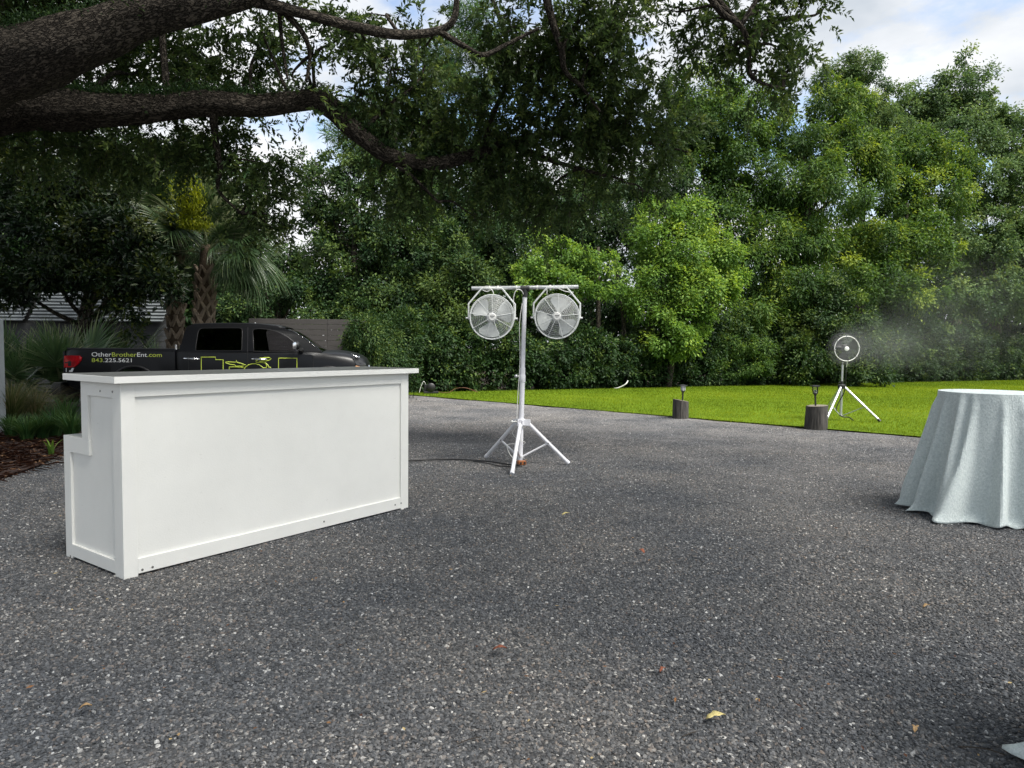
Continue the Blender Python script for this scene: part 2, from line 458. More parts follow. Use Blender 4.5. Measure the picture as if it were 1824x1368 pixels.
m_dirt = M('bare_earth', (0.055, 0.042, 0.03), 0.95, var=0.4, vscale=2, bump=0.4, bscale=6)
m_lawn = M('lawn_turf', (0.108, 0.172, 0.008), 0.95, spec=0.1, col2=(0.064, 0.108, 0.006), vscale=1.3, bump=0.6, bscale=60)
m_strawbed = M('pine_straw_mulch', (0.06, 0.028, 0.017), 0.95, col2=(0.022, 0.012, 0.009), vscale=24, bump=1.0, bscale=70, stretch=(1, 3, 1))

LE0, LE1 = Vector((-3.1, 20.75)), Vector((6.83, 11.715))       # lawn edge against the gravel
HG0, HG1 = Vector((-3.4, 21.3)), Vector((25.3, 35.1))         # foot of the hedge
led = (LE1 - LE0).normalized(); hgd = (HG1 - HG0).normalized()
LE2 = LE1 + led * 22; HG2 = HG1 + hgd * 20
sheet('ground', [(-300, -300), (300, -300), (300, 600), (-300, 600)], -0.05, m_dirt)
gravel_poly = [(-14, -12), (20, -12), (LE2.x, LE2.y)] + [(LE0.x, LE0.y), (HG0.x - 0.8, HG0.y + 0.6), (-5.0, 21.5), (-14, 17.5)]
gravel = sheet('gravel_lot', gravel_poly, 0.0, m_gravel, 0.22, bumpy=True)
lawn_poly = [(LE0.x, LE0.y), (LE2.x, LE2.y), (45, 2), (HG2.x, HG2.y), (HG0.x, HG0.y)]
lawn = sheet('lawn', lawn_poly, 0.022, m_lawn)
# mulch bed on the left: a mound of pine straw
bedp = [(-5.35, 7.35), (-5.45, 8.1), (-5.75, 8.9), (-6.0, 9.8), (-6.4, 10.7), (-7.2, 11.6), (-8.6, 12.4), (-9.4, 13.6), (-9.6, 16.6), (-16, 17.5), (-22, 12), (-16, 6.0), (-9, 6.2), (-6.4, 6.8)]
sheet('mulch_bed', bedp, 0.03, m_strawbed, 0.4, bumpy=True)

def foreach_mesh(name, V, T, tint=None, mat=None):
    me = bpy.data.meshes.new(name)
    nv, nf = len(V), len(T)
    k = T.shape[1]
    me.vertices.add(nv); me.vertices.foreach_set('co', V.astype(np.float32).ravel())
    me.loops.add(nf * k); me.loops.foreach_set('vertex_index', T.astype(np.int32).ravel())
    me.polygons.add(nf); me.polygons.foreach_set('loop_start', np.arange(0, nf * k, k, dtype=np.int32))
    if tint is not None:
        a = me.attributes.new('tint', 'FLOAT', 'POINT'); a.data.foreach_set('value', tint.astype(np.float32))
    me.update(calc_edges=True)
    if mat: me.materials.append(mat)
    return me
def unit(a):
    return a / np.maximum(np.linalg.norm(a, axis=-1, keepdims=True), 1e-9)
def leaf_arrays(P, D, N, L, W, tint, fold=0.18, droop=0.15):
    """two triangles per leaf, folded on the midrib"""
    n = len(P)
    S = unit(np.cross(D, N)); N2 = np.cross(S, D)
    L = np.broadcast_to(np.asarray(L, float), (n,))[:, None]; W = np.broadcast_to(np.asarray(W, float), (n,))[:, None]
    mid = P + D * L * 0.48
    a = mid + S * W * 0.5 + N2 * W * fold
    c = mid - S * W * 0.5 + N2 * W * fold
    tip = P + D * L - N2 * L * droop
    V = np.stack([P, a, tip, c], 1).reshape(-1, 3)
    b = np.arange(n)[:, None] * 4
    T = np.concatenate([b + np.array([[0, 1, 2]]), b + np.array([[0, 2, 3]])], 1).reshape(-1, 3)
    return V, T, np.repeat(tint, 4)
class Leaves:
    def __init__(self): self.V = []; self.T = []; self.A = []; self.n = 0
    def add(self, V, T, A):
        self.V.append(V); self.T.append(T + self.n); self.A.append(A); self.n += len(V)
    def mesh(self, name, mat, origin=(0, 0, 0)):
        return foreach_mesh(name, np.concatenate(self.V) - np.array(origin), np.concatenate(self.T), np.clip(np.concatenate(self.A), 0, 1), mat)

def cloud(lv, c, r, leaf, cover, rng, droop=0.35, clump=0.42, bright=0.0, width=0.5, shell=(0.55, 1.04), core=0.12, lump=0.22):
    """foliage of one crown lobe: clumps of leaves over an uneven ellipsoid, with gaps between them"""
    c = np.array(c, float); r = np.array(r, float)
    leaf = leaf * 0.80
    A = 4 * PI * ((r[0] * r[1]) ** 1.6 / 3 + (r[0] * r[2]) ** 1.6 / 3 + (r[1] * r[2]) ** 1.6 / 3) ** (1 / 1.6)
    cs = clump * rng.uniform(0.75, 1.3)
    ncl = max(6, int(A / (cs * cs * 1.9)))
    d = unit(rng.normal(size=(ncl, 3)))
    ph = rng.uniform(0, 6.28, 3)
    wob = 1 + lump * np.sin(d[:, 0] * 4 + ph[0]) * np.cos(d[:, 2] * 5 + ph[1]) + lump * 0.6 * np.sin(d[:, 1] * 8 + ph[2])
    u = rng.uniform(shell[0], shell[1], ncl) * wob
    inner = rng.random(ncl) < core
    u[inner] *= rng.uniform(0.2, 0.8, inner.sum())
    cc = c + d * r * u[:, None]
    out = unit(d / r)
    area = leaf * leaf * width * 0.5
    nl = np.maximum(6, rng.poisson(cover * cs * cs * 5.6 / area, ncl))
    idx = np.repeat(np.arange(ncl), nl)
    n = len(idx)
    g = rng.normal(size=(n, 3)) * cs * 0.37
    o = out[idx]
    up = np.array([0, 0, 1.0])
    g -= o * (np.sum(g * o, 1, keepdims=True)) * 0.45
    csz = rng.uniform(0.6, 1.35, ncl)
    g *= csz[idx][:, None]
    P = cc[idx] + g
    P[:, 2] -= np.abs(rng.normal(size=n)) * cs * droop * 0.35
    D = unit(unit(g) * 0.8 + o * 0.5 + rng.normal(size=(n, 3)) * 0.55 - up * droop)
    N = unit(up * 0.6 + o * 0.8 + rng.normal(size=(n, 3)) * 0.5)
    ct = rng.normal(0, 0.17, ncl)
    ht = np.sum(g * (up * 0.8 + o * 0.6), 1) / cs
    tint = 0.42 + ct[idx] + rng.normal(0, 0.14, n) + 0.16 * ht + bright  # clump tops and outsides lighter: young growth plus a painted sunlit look
    L = leaf * rng.uniform(0.65, 1.25, n)
    lv.add(*leaf_arrays(P, D, N, L, L * width * rng.uniform(0.8, 1.2, n), tint))
    return cc

def barktube(name, pts, rad, n, mat, parent, origin=(0, 0, 0), knob=0.0, seed=0, sub=6):
    """tapered limb along a smooth path; carries bark coordinates so the plates run along the grain"""
    P = [Vector(p) - Vector(origin) for p in pts]
    Q, R_ = [], []
    m = len(P)
    for i in range(m - 1):
        p0, p1, p2, p3 = P[max(i - 1, 0)], P[i], P[i + 1], P[min(i + 2, m - 1)]
        for k in range(sub):
            t = k / sub
            Q.append(0.5 * ((2 * p1) + (p2 - p0) * t + (2 * p0 - 5 * p1 + 4 * p2 - p3) * t * t + (3 * p1 - p0 - 3 * p2 + p3) * t ** 3))
            R_.append(rad[i] * (1 - t) + rad[i + 1] * t)
    Q.append(P[-1]); R_.append(rad[-1])
    mb = MB(); mb.tube(Q, R_, n)
    me = bpy.data.meshes.new(name)
    vs_ = []
    uv = []
    s = 0.0
    for i, q in enumerate(Q):
        if i: s += (q - Q[i - 1]).length
        for k in range(n):
            v = Vector(mb.v[i * n + k])
            th = 2 * PI * k / n
            if knob:
                dv = v - q
                f = 1 + knob * (mnoise.noise((math.cos(th) * 1.3 + seed, math.sin(th) * 1.3, s * 1.6)) + 0.5 * mnoise.noise((math.cos(th) * 3 + seed, math.sin(th) * 3, s * 5)))
                v = q + dv * f
            vs_.append(v)
            uv.append((math.cos(th) * R_[i], s, math.sin(th) * R_[i]))
    me.from_pydata(vs_, [], mb.f)
    a = me.attributes.new('bark_uv', 'FLOAT_VECTOR', 'POINT')
    a.data.foreach_set('vector', np.array(uv, np.float32).ravel())
    for p in me.polygons: p.use_smooth = True
    me.materials.append(mat)
    return link(name, me, parent)

# ------------------------------------------------------------------ lawn grass and loose gravel (uncountable)
rng = np.random.default_rng(11)
def tri_blades(P, h, lean, w, tint):
    n = len(P)
    a = rng.uniform(0, 2 * PI, n)
    sd = np.stack([np.cos(a), np.sin(a), np.zeros(n)], 1)
    fw = np.stack([-np.sin(a), np.cos(a), np.zeros(n)], 1)
    tip = P + np.array([0, 0, 1.0]) * h[:, None] + fw * (lean * h)[:, None]
    V = np.stack([P - sd * w[:, None], P + sd * w[:, None], tip], 1).reshape(-1, 3)
    return V, np.arange(n * 3).reshape(-1, 3), np.repeat(tint, 3)
n = 700000
x = rng.uniform(-4, 27, n); y = 9.0 + 27 * rng.random(n) ** 1.35
nl_ = np.array([-led.y, led.x]); nl_ = nl_ if nl_[1] > 0 else -nl_
nh_ = np.array([-hgd.y, hgd.x]); nh_ = nh_ if nh_[1] > 0 else -nh_
dl = (x - LE0.x) * nl_[0] + (y - LE0.y) * nl_[1]
dh = (x - HG0.x) * nh_[0] + (y - HG0.y) * nh_[1]
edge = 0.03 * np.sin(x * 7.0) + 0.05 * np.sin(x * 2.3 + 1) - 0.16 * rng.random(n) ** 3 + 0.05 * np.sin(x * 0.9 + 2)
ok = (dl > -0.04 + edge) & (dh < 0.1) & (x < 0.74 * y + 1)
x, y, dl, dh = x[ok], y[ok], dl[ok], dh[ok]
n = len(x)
patch = -0.14 * np.clip((dh + 4.0) / 3.5, 0, 1) - 0.10 * np.clip(1.6 - dl, 0, 1) + np.sin(x * 1.1 + 0.6 * y) * 0.08 + np.sin(x * 0.37 - y * 0.9) * 0.12 + np.sin(x * 2.9 + y * 1.7) * np.sin(y * 2.3 - x) * 0.10  # darker near hedge and gravel edge: shade painted into the grass, plus random patches
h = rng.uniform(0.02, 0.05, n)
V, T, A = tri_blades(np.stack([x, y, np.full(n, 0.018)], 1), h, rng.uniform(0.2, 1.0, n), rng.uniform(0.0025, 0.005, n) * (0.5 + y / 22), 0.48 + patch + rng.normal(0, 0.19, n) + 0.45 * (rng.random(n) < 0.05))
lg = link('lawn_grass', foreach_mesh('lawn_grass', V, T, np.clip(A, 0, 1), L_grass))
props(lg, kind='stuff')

def stonemat():
    m, n, l, b = newmat('gravel_chip')
    oi = n.new('ShaderNodeObjectInfo')
    r = n.new('ShaderNodeValToRGB')
    e = r.color_ramp.elements
    e[0].position = 0; e[0].color = (0.0399, 0.0427, 0.0466, 1)
    e[1].position = 1; e[1].color = (0.4746, 0.4699, 0.4556, 1)
    for p_, c in ((0.30, (0.0626, 0.0664, 0.0721)), (0.62, (0.0949, 0.0988, 0.1053)), (0.84, (0.1348, 0.1357, 0.1385)), (0.90, (0.1566, 0.1281, 0.1092)), (0.945, (0.1803, 0.1756, 0.1709)), (0.978, (0.2658, 0.2610, 0.2515))):
        k = e.new(p_); k.color = (*c, 1)
    l.new(oi.outputs['Random'], r.inputs['Fac'])
    t = n.new('ShaderNodeTexCoord')
    g = n.new('ShaderNodeNewGeometry')
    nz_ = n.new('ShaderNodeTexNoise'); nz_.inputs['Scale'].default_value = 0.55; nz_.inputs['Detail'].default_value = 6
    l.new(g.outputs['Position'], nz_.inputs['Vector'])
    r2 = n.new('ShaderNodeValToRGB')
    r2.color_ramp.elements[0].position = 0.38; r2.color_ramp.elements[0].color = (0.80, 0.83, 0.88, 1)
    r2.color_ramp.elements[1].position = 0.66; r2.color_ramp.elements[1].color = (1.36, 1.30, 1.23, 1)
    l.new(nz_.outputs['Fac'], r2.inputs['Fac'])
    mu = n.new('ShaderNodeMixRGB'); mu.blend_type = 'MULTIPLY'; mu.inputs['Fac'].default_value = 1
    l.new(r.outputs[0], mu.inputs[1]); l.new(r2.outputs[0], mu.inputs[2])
    dusty(n, l, g.outputs['Position'], mu.outputs[0], b.inputs['Base Color'])
    b.inputs['Roughness'].default_value = 0.7; b.inputs['Specular IOR Level'].default_value = 0.35
    return m
m_stone = stonemat()
def gravel_nodes():
    ng = bpy.data.node_groups.new('loose_gravel', 'GeometryNodeTree')
    ng.interface.new_socket('Geometry', in_out='INPUT', socket_type='NodeSocketGeometry')
    ng.interface.new_socket('Geometry', in_out='OUTPUT', socket_type='NodeSocketGeometry')
    N, Lk = ng.nodes, ng.links
    gi = N.new('NodeGroupInput'); go = N.new('NodeGroupOutput')
    dp = N.new('GeometryNodeDistributePointsOnFaces'); dp.distribute_method = 'RANDOM'
    pos = N.new('GeometryNodeInputPosition'); sx = N.new('ShaderNodeSeparateXYZ')
    Lk.new(pos.outputs[0], sx.inputs[0])
    mr = N.new('ShaderNodeMapRange'); mr.inputs['From Min'].default_value = 5.0; mr.inputs['From Max'].default_value = 12.0
    mr.inputs['To Min'].default_value = 8600; mr.inputs['To Max'].default_value = 1700
    Lk.new(sx.outputs['Y'], mr.inputs['Value'])
    Lk.new(gi.outputs[0], dp.inputs['Mesh']); Lk.new(mr.outputs[0], dp.inputs['Density'])
    join = N.new('GeometryNodeJoinGeometry')
    for k in range(5):
        ic = N.new('GeometryNodeMeshIcoSphere'); ic.inputs['Radius'].default_value = 1.0; ic.inputs['Subdivisions'].default_value = 2
        sp = N.new('GeometryNodeSetPosition')
        nz_ = N.new('ShaderNodeTexNoise'); nz_.noise_dimensions = '4D'; nz_.inputs['W'].default_value = k * 7.3; nz_.inputs['Scale'].default_value = 0.75
        vm = N.new('ShaderNodeVectorMath'); vm.operation = 'SUBTRACT'; vm.inputs[1].default_value = (0.5, 0.5, 0.5)
        vm2 = N.new('ShaderNodeVectorMath'); vm2.operation = 'SCALE'; vm2.inputs['Scale'].default_value = 2.6
        Lk.new(nz_.outputs['Color'], vm.inputs[0]); Lk.new(vm.outputs[0], vm2.inputs[0])
        Lk.new(ic.outputs['Mesh'], sp.inputs['Geometry']); Lk.new(vm2.outputs[0], sp.inputs['Offset'])
        tr = N.new('GeometryNodeTransform'); tr.inputs['Scale'].default_value = ((1.15, 0.85, 0.7), (0.9, 1.2, 0.75), (1.3, 0.8, 0.6), (1, 1, 0.8), (0.8, 1.1, 0.65))[k]
        Lk.new(sp.outputs[0], tr.inputs['Geometry'])
        sm = N.new('GeometryNodeSetMaterial'); sm.inputs['Material'].default_value = m_stone
        Lk.new(tr.outputs[0], sm.inputs['Geometry'])
        ti = N.new('GeometryNodeGeometryToInstance')
        Lk.new(sm.outputs[0], ti.inputs[0]); Lk.new(ti.outputs[0], join.inputs[0])
    ip = N.new('GeometryNodeInstanceOnPoints')
    ip.inputs['Pick Instance'].default_value = True
    Lk.new(dp.outputs['Points'], ip.inputs['Points']); Lk.new(join.outputs[0], ip.inputs['Instance'])
    ri = N.new('FunctionNodeRandomValue'); ri.data_type = 'INT'
    ri.inputs[4].default_value = 0; ri.inputs[5].default_value = 4
    Lk.new(ri.outputs[2], ip.inputs['Instance Index'])
    rr = N.new('FunctionNodeRandomValue'); rr.data_type = 'FLOAT_VECTOR'
    rr.inputs[0].default_value = (-0.5, -0.5, 0); rr.inputs[1].default_value = (0.5, 0.5, 6.28); rr.inputs['Seed'].default_value = 3
    Lk.new(rr.outputs[0], ip.inputs['Rotation'])
    rs = N.new('FunctionNodeRandomValue'); rs.data_type = 'FLOAT'
    rs.inputs[2].default_value = 0.0; rs.inputs[3].default_value = 1.0; rs.inputs['Seed'].default_value = 9
    pw = N.new('ShaderNodeMath'); pw.operation = 'POWER'; pw.inputs[1].default_value = 2.2
    Lk.new(rs.outputs[1], pw.inputs[0])
    ms = N.new('ShaderNodeMath'); ms.operation = 'MULTIPLY_ADD'; ms.inputs[1].default_value = 0.0058; ms.inputs[2].default_value = 0.0037
    Lk.new(pw.outputs[0], ms.inputs[0]); Lk.new(ms.outputs[0], ip.inputs['Scale'])
    Lk.new(ip.outputs[0], go.inputs[0])
    return ng
near_poly = [(-1.95, 2.15), (1.95, 2.15), (7.9, 10.65), (6.75, 11.7), (-3.1, 20.6), (-4.4, 20.4), (-3.6, 14.3), (-6.2, 9.9), (-5.5, 8.0), (-5.3, 7.1)]
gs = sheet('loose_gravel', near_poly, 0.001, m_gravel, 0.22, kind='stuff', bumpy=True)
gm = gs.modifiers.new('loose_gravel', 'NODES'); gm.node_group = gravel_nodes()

# pine straw and dead leaves lying on the mulch bed
n = 9000
P = np.stack([rng.uniform(-9.5, -5.2, n), rng.uniform(7.0, 12.5, n), rng.uniform(0.03, 0.06, n)], 1)
ed = np.interp(P[:, 1], [7.35, 8.1, 8.9, 9.8, 10.7, 11.6, 12.4], [-5.35, -5.45, -5.75, -6.0, -6.4, -7.2, -8.6]) + rng.normal(0, 0.12, n)
P = P[P[:, 0] < ed + 0.05]; n = len(P)
a = rng.uniform(0, 6.28, n)
D = unit(np.stack([np.cos(a), np.sin(a), rng.normal(0, 0.15, n)], 1)); Nn = unit(np.stack([rng.normal(0, .3, n), rng.normal(0, .3, n), np.ones(n)], 1))
big = rng.random(n) < 0.12
lv = Leaves(); lv.add(*leaf_arrays(P, D, Nn, np.where(big, 0.07, 0.16), np.where(big, 0.03, 0.006), np.where(big, rng.uniform(0.6, 1, n), rng.uniform(0, .6, n))))
m_straw = leafmat('pine_straw', (0.030, 0.012, 0.007), (0.075, 0.032, 0.017), (0.24, 0.14, 0.075), 0.1, 0.8, 0.2)
props(link('pine_straw', lv.mesh('pine_straw', m_straw)), kind='stuff')

# ------------------------------------------------------------------ shed and fence behind the truck
def at_loc(px, py, Y):
    return at(px, py, Y)
shed = thing('shed', 'low grey shed with a corrugated metal roof under the trees', 'shed', (-11.5, 20.5, 0))
mb = MB(); mb.box((-9.5, 0, 0), (1.55, 0.9, 2.0)); mb.build('wall', m_shedwall, shed)
for k in range(12):
    MB().box((-9.5, -0.028, 0.10 + k * 0.155), (1.55, -0.004, 0.245 + k * 0.155)).build('siding_board', m_shedwall, shed, bevel=0.004)
def corr(x0, x1, name):
    vs_, fs = [], []
    rows = 66
    for i in range(rows + 1):
        t = i / rows
        yy = -0.35 + 0.62 * t - 0.034 * math.sin(t * 2 * PI * 9); zz = 2.05 + 0.86 * t
        vs_ += [(x0, yy, zz), (x1, yy, zz), (x0, yy + 0.004, zz - 0.012), (x1, yy + 0.004, zz - 0.012)]
    for i in range(rows):
        b = i * 4
        fs += [(b, b + 1, b + 5, b + 4), (b + 2, b + 6, b + 7, b + 3), (b, b + 4, b + 6, b + 2), (b + 1, b + 3, b + 7, b + 5)]
    fs += [(0, 2, 3, 1), (rows * 4, rows * 4 + 1, rows * 4 + 3, rows * 4 + 2)]
    mb = MB(); mb.add(vs_, fs)
    return mb.build(name, m_shedroof, shed, smooth=60)
for x0, x1 in ((-9.7, -6.85), (-6.83, -2.36), (-2.2, -0.3), (-0.28, 1.6)):
    corr(x0, x1, 'roof_sheet')
MB().box((-9.6, 0.32, 1.9), (1.5, 0.9, 2.88)).build('back_roof', m_shedwall, shed)

fence = thing('board_fence', 'grey brown horizontal board fence behind the bonnet of the black truck', 'fence', (at(443, 570, 18.2).x, 18.2, 0), math.radians(4))
FL = 3.05
ztop = at(443, 567, 18.2).z
for k in range(15):
    z1 = ztop - k * 0.1385
    for (xa, xb) in ((0, 1.98), (1.985, FL)):
        MB().box((xa, 0, z1 - 0.132), (xb, 0.022 + 0.003 * random.random(), z1)).build('board', m_fence, fence, bevel=0.003)
for xx in (0.05, 1.94, FL - 0.12):
    MB().box((xx, 0.028, 0), (xx + 0.09, 0.118, ztop - 0.03)).build('post', m_fence, fence)

MB().box((-0.07, -0.07, 0), (0.07, 0.07, 1.80)).build('post', m_post, None, bevel=0.008)
po = bpy.data.objects['post.003'] if 'post.003' in bpy.data.objects else None
po.name = 'gate_post'
po.location = (G(0, 700, 0).x * 0 + at(-6, 620, 11.2).x, 11.2, 0)
props(po, 'pale grey square post standing at the far left beside the palmettos', 'post')

# ------------------------------------------------------------------ live oak overhead
def pxr(px_w, Y): return px_w * 0.5 * Y / FPX
OB = Vector((-9.4, 8.6, 0))
oak = thing('live_oak', 'huge live oak whose dark mossy limbs reach across the top of the view', 'tree', OB)
barktube('trunk', [OB + Vector((0, 0, -0.1)), OB + Vector((0.05, 0, 0.6)), OB + Vector((0.1, 0.1, 1.8)), OB + Vector((0.35, 0.1, 3.2)), OB + Vector((0.7, 0, 4.4)), OB + Vector((0.6, 0, 6.0))], [0.95, 0.75, 0.66, 0.64, 0.6, 0.4], 28, b_oak, oak, OB, 0.12, 1)
LIMBPTS = []
def limb(name, spec, n=20, knob=0.10, seed=0):
    pts = [at(a, b, d) for a, b, w, d in spec]
    LIMBPTS.extend(pts[2:])
    rad = [pxr(w, d) for a, b, w, d in spec]
    return barktube(name, pts, rad, n, b_oak, oak, OB, knob, seed)
limb('limb', [(-300, 250, 110, 8.9), (-150, 222, 90, 8.9), (0, 198, 80, 8.9), (60, 194, 74, 8.9), (130, 196, 66, 8.9), (210, 196, 52, 8.9), (300, 190, 47, 9.0), (370, 184, 44, 9.0), (450, 188, 38, 9.1), (520, 182, 36, 9.2), (562, 177, 37, 9.2), (592, 193, 36, 9.3), (620, 222, 34, 9.4), (652, 250, 31, 9.5), (690, 276, 28, 9.6), (730, 288, 26, 9.7), (775, 291, 24, 9.8), (830, 280, 22, 10), (885, 262, 18, 10.1), (945, 244, 13, 10.2), (1010, 238, 9, 10.3), (1090, 246, 7, 10.4), (1160, 256, 5, 10.4), (1230, 272, 3, 10.4)], 26, 0.13, 2)
limb('limb', [(-330, 260, 160, 8.4), (-180, 190, 150, 7.9), (-80, 150, 140, 7.6), (0, 116, 122, 7.4), (60, 104, 108, 7.3), (115, 84, 98, 7.2), (190, 56, 84, 7.2), (260, 30, 70, 7.2), (350, 8, 56, 7.2), (430, -8, 46, 7.3), (520, -32, 38, 7.4), (620, -70, 30, 7.6)], 28, 0.12, 5)
limb('limb', [(420, -8, 26, 7.3), (462, 2, 22, 7.35), (505, 14, 20, 7.4), (570, 32, 18, 7.6), (640, 50, 18, 7.8), (712, 62, 17, 8.0), (780, 55, 14, 8.2), (808, 34, 11, 8.2), (814, -10, 9, 8.2)], 14, 0.12, 16)
limb('branch', [(782, 56, 12, 8.2), (830, 84, 10, 8.3), (862, 98, 9, 8.4), (905, 78, 7, 8.5), (960, 50, 5, 8.5)], 8, 0.08, 6)
limb('branch', [(960, -60, 18, 8.6), (984, 38, 13, 8.6), (1000, 88, 11, 8.7), (1007, 127, 9, 8.8), (1036, 155, 6, 8.9), (1070, 200, 4, 9)], 8, 0.08, 7)
limb('branch', [(1230, -60, 16, 8.3), (1281, 18, 12, 8.3), (1319, 46, 10, 8.3), (1333, 81, 8, 8.4), (1340, 137, 6, 8.5), (1395, 158, 4, 8.5)], 8, 0.08, 8)
limb('branch', [(505, 20, 14, 7.5), (540, 60, 10, 7.6), (552, 100, 7, 7.7), (545, 145, 5, 7.7)], 8, 0.06, 9)
limb('branch', [(497, 20, 8, 7.5), (503, 80, 6, 7.6), (512, 140, 4, 7.6)], 6, 0.06, 10)
limb('branch', [(380, 200, 16, 9.0), (384, 250, 12, 9.2), (392, 300, 9, 9.3), (390, 340, 6, 9.4), (430, 380, 4, 9.5)], 8, 0.08, 11)
limb('branch', [(905, 250, 14, 10.1), (950, 275, 10, 10.0), (1030, 300, 7, 10), (1110, 320, 4, 10)], 8, 0.08, 12)
limb('branch', [(690, 280, 10, 9.6), (740, 320, 7, 9.7), (780, 360, 4, 9.8)], 6, 0.05, 13)
limb('branch', [(860, 270, 12, 10), (880, 200, 9, 10), (905, 140, 7, 9.9), (900, 60, 5, 9.8)], 8, 0.06, 14)
limb('branch', [(640, 240, 9, 9.5), (690, 190, 7, 9.6), (740, 150, 5, 9.7), (760, 110, 3, 9.8)], 6, 0.05, 15)

def oak_sprays(lv, st, c, r, lai, rng, size=0.080, droop=0.5):
    """twigs with leaves set alternately along them, hanging through one lobe of the crown"""
    c = np.array(c); r = np.array(r)
    A = PI * r[0] * r[2]
    per = 22
    nt = int(A * lai * 1.5 / (0.5 * size * size * 0.42 * per))
    nb = max(3, nt // 14)
    bd = unit(rng.normal(size=(nb, 3))) * rng.random((nb, 1)) ** 0.4
    bc = c + bd * r
    idx = rng.integers(0, nb, nt)
    S = bc[idx] + rng.normal(size=(nt, 3)) * 0.15
    dirn = unit(rng.normal(size=(nt, 3)) + bd[idx] * 0.9 - np.array([0, 0, droop]))
    ln = rng.uniform(0.22, 0.46, nt)
    k = np.arange(per) / per
    sag = np.array([0, 0, -1.0])
    PP = S[:, None, :] + dirn[:, None, :] * (ln[:, None] * (0.15 + 0.85 * k))[:, :, None] + sag * (0.10 * k ** 2)[None, :, None]
    PP = PP.reshape(-1, 3)
    Dt = np.repeat(dirn, per, 0)
    n = len(PP)
    side = unit(np.cross(Dt, rng.normal(size=(n, 3))))
    D = unit(Dt * 0.75 + side * 0.85 + rng.normal(size=(n, 3)) * 0.2)
    N = unit(np.array([0, 0, 1.0]) + rng.normal(size=(n, 3)) * 0.6)
    tt = np.repeat(rng.normal(0, 0.13, nt), per)
    tint = 0.42 + tt + rng.normal(0, 0.13, n)
    L = size * rng.uniform(0.7, 1.25, n)
    lv.add(*leaf_arrays(PP, D, N, L, L * 0.40, tint, 0.12, 0.1))
    # bare twig stems, a thin three sided blade each
    a = S; b = S + dirn * ln[:, None] + sag * 0.1
    s1 = unit(np.cross(dirn, np.array([0.3, 0.2, 1.0]))) * 0.0045
    V = np.stack([a - s1, a + s1, b], 1).reshape(-1, 3)
    st.add(V, np.arange(nt * 3).reshape(-1, 3), np.full(nt * 3, 0.5))
    # stems from the lobe's heart to each spray
    hub = c + (bc - c) * 0.25
    s2 = unit(np.cross(bc - hub, np.array([0.1, 0.9, 0.3]))) * 0.009
    V = np.stack([hub - s2, hub + s2, bc], 1).reshape(-1, 3)
    st.add(V, np.arange(nb * 3).reshape(-1, 3), np.full(nb * 3, 0.5))
r_o = np.random.default_rng(5)
lv, st = Leaves(), Leaves()
OAKB = [  # px, py, depth, rx px, ry px, density
    (40, 20, 9.5, 120, 60, 4), (170, 5, 10, 150, 40, 4), (250, 110, 10.5, 130, 42, 4), (370, 115, 10, 100, 52, 4.5), (440, 70, 9.8, 62, 60, 3.0), (440, 135, 10, 60, 36, 3.0), (120, 140, 10.5, 110, 30, 4),
    (470, 25, 9.2, 60, 32, 1.6), (585, 22, 8.6, 55, 28, 1.8), (560, 70, 8.6, 40, 34, 1.0), (540, 150, 8.3, 42, 22, 1.0), (630, 80, 8.6, 50, 45, 2.6), (650, 160, 9.4, 40, 50, 2.0), (700, 120, 9.6, 60, 70, 3.2), (660, 20, 8.4, 30, 26, 1.4),
    (760, 210, 10.4, 80, 80, 3.6), (690, 230, 10.2, 60, 55, 3.2), (745, 90, 8.8, 42, 50, 2.4), (800, 260, 10.4, 70, 60, 3.4), (850, 220, 10.3, 60, 80, 2.8), (770, 330, 10.2, 90, 40, 2.6), (690, 320, 10.2, 70, 30, 2.0),
    (930, 40, 9.2, 60, 70, 3.4), (1000, 60, 9.2, 80, 90, 4), (1075, 70, 9.2, 60, 80, 3.6), (1100, 20, 9.2, 40, 60, 2.2), (950, 150, 9.6, 75, 75, 3.8), (1050, 170, 9.8, 95, 75, 4), (1130, 210, 10.2, 80, 65, 3.4), (1195, 250, 10.4, 55, 42, 3), (1110, 280, 10.4, 110, 42, 3.2), (980, 270, 10.2, 110, 50, 3.4), (900, 320, 10.2, 90, 45, 3.0), (1030, 340, 10.2, 110, 36, 2.4), (1130, 340, 10.2, 70, 26, 1.8), (840, 380, 10.2, 60, 30, 1.6), (950, 385, 10.2, 60, 26, 1.4),
    (1200, 12, 8.8, 36, 30, 1.8), (1255, 40, 8.8, 52, 42, 2.8), (1330, 30, 8.8, 72, 44, 3.2), (1410, 30, 8.8, 55, 42, 2.8), (1465, 6, 8.8, 36, 22, 1.8), (1300, 92, 8.9, 60, 32, 2.4), (1375, 95, 8.9, 60, 40, 2.6), (1345, 140, 9.0, 55, 28, 1.8), (1260, 105, 9.0, 30, 22, 1.0), (1420, 120, 9.0, 36, 30, 1.4),
    (60, 262, 9.8, 110, 30, 3.4), (180, 262, 9.8, 110, 34, 3.4), (300, 255, 9.8, 110, 46, 3.8), (410, 250, 9.6, 70, 42, 4), (465, 290, 9.8, 44, 50, 2.8), (455, 345, 9.8, 48, 40, 3.4), (490, 395, 9.9, 44, 36, 3.0), (440, 390, 10, 34, 30, 1.8), (520, 420, 10.2, 28, 30, 1.0),
    (300, -140, 10, 300, 110, 1.2), (800, -130, 9.5, 260, 110, 0.9), (1150, -110, 9, 220, 90, 0.9), (1400, -90, 8.8, 120, 70, 0.9), (0, -130, 9, 260, 120, 1.5),
]
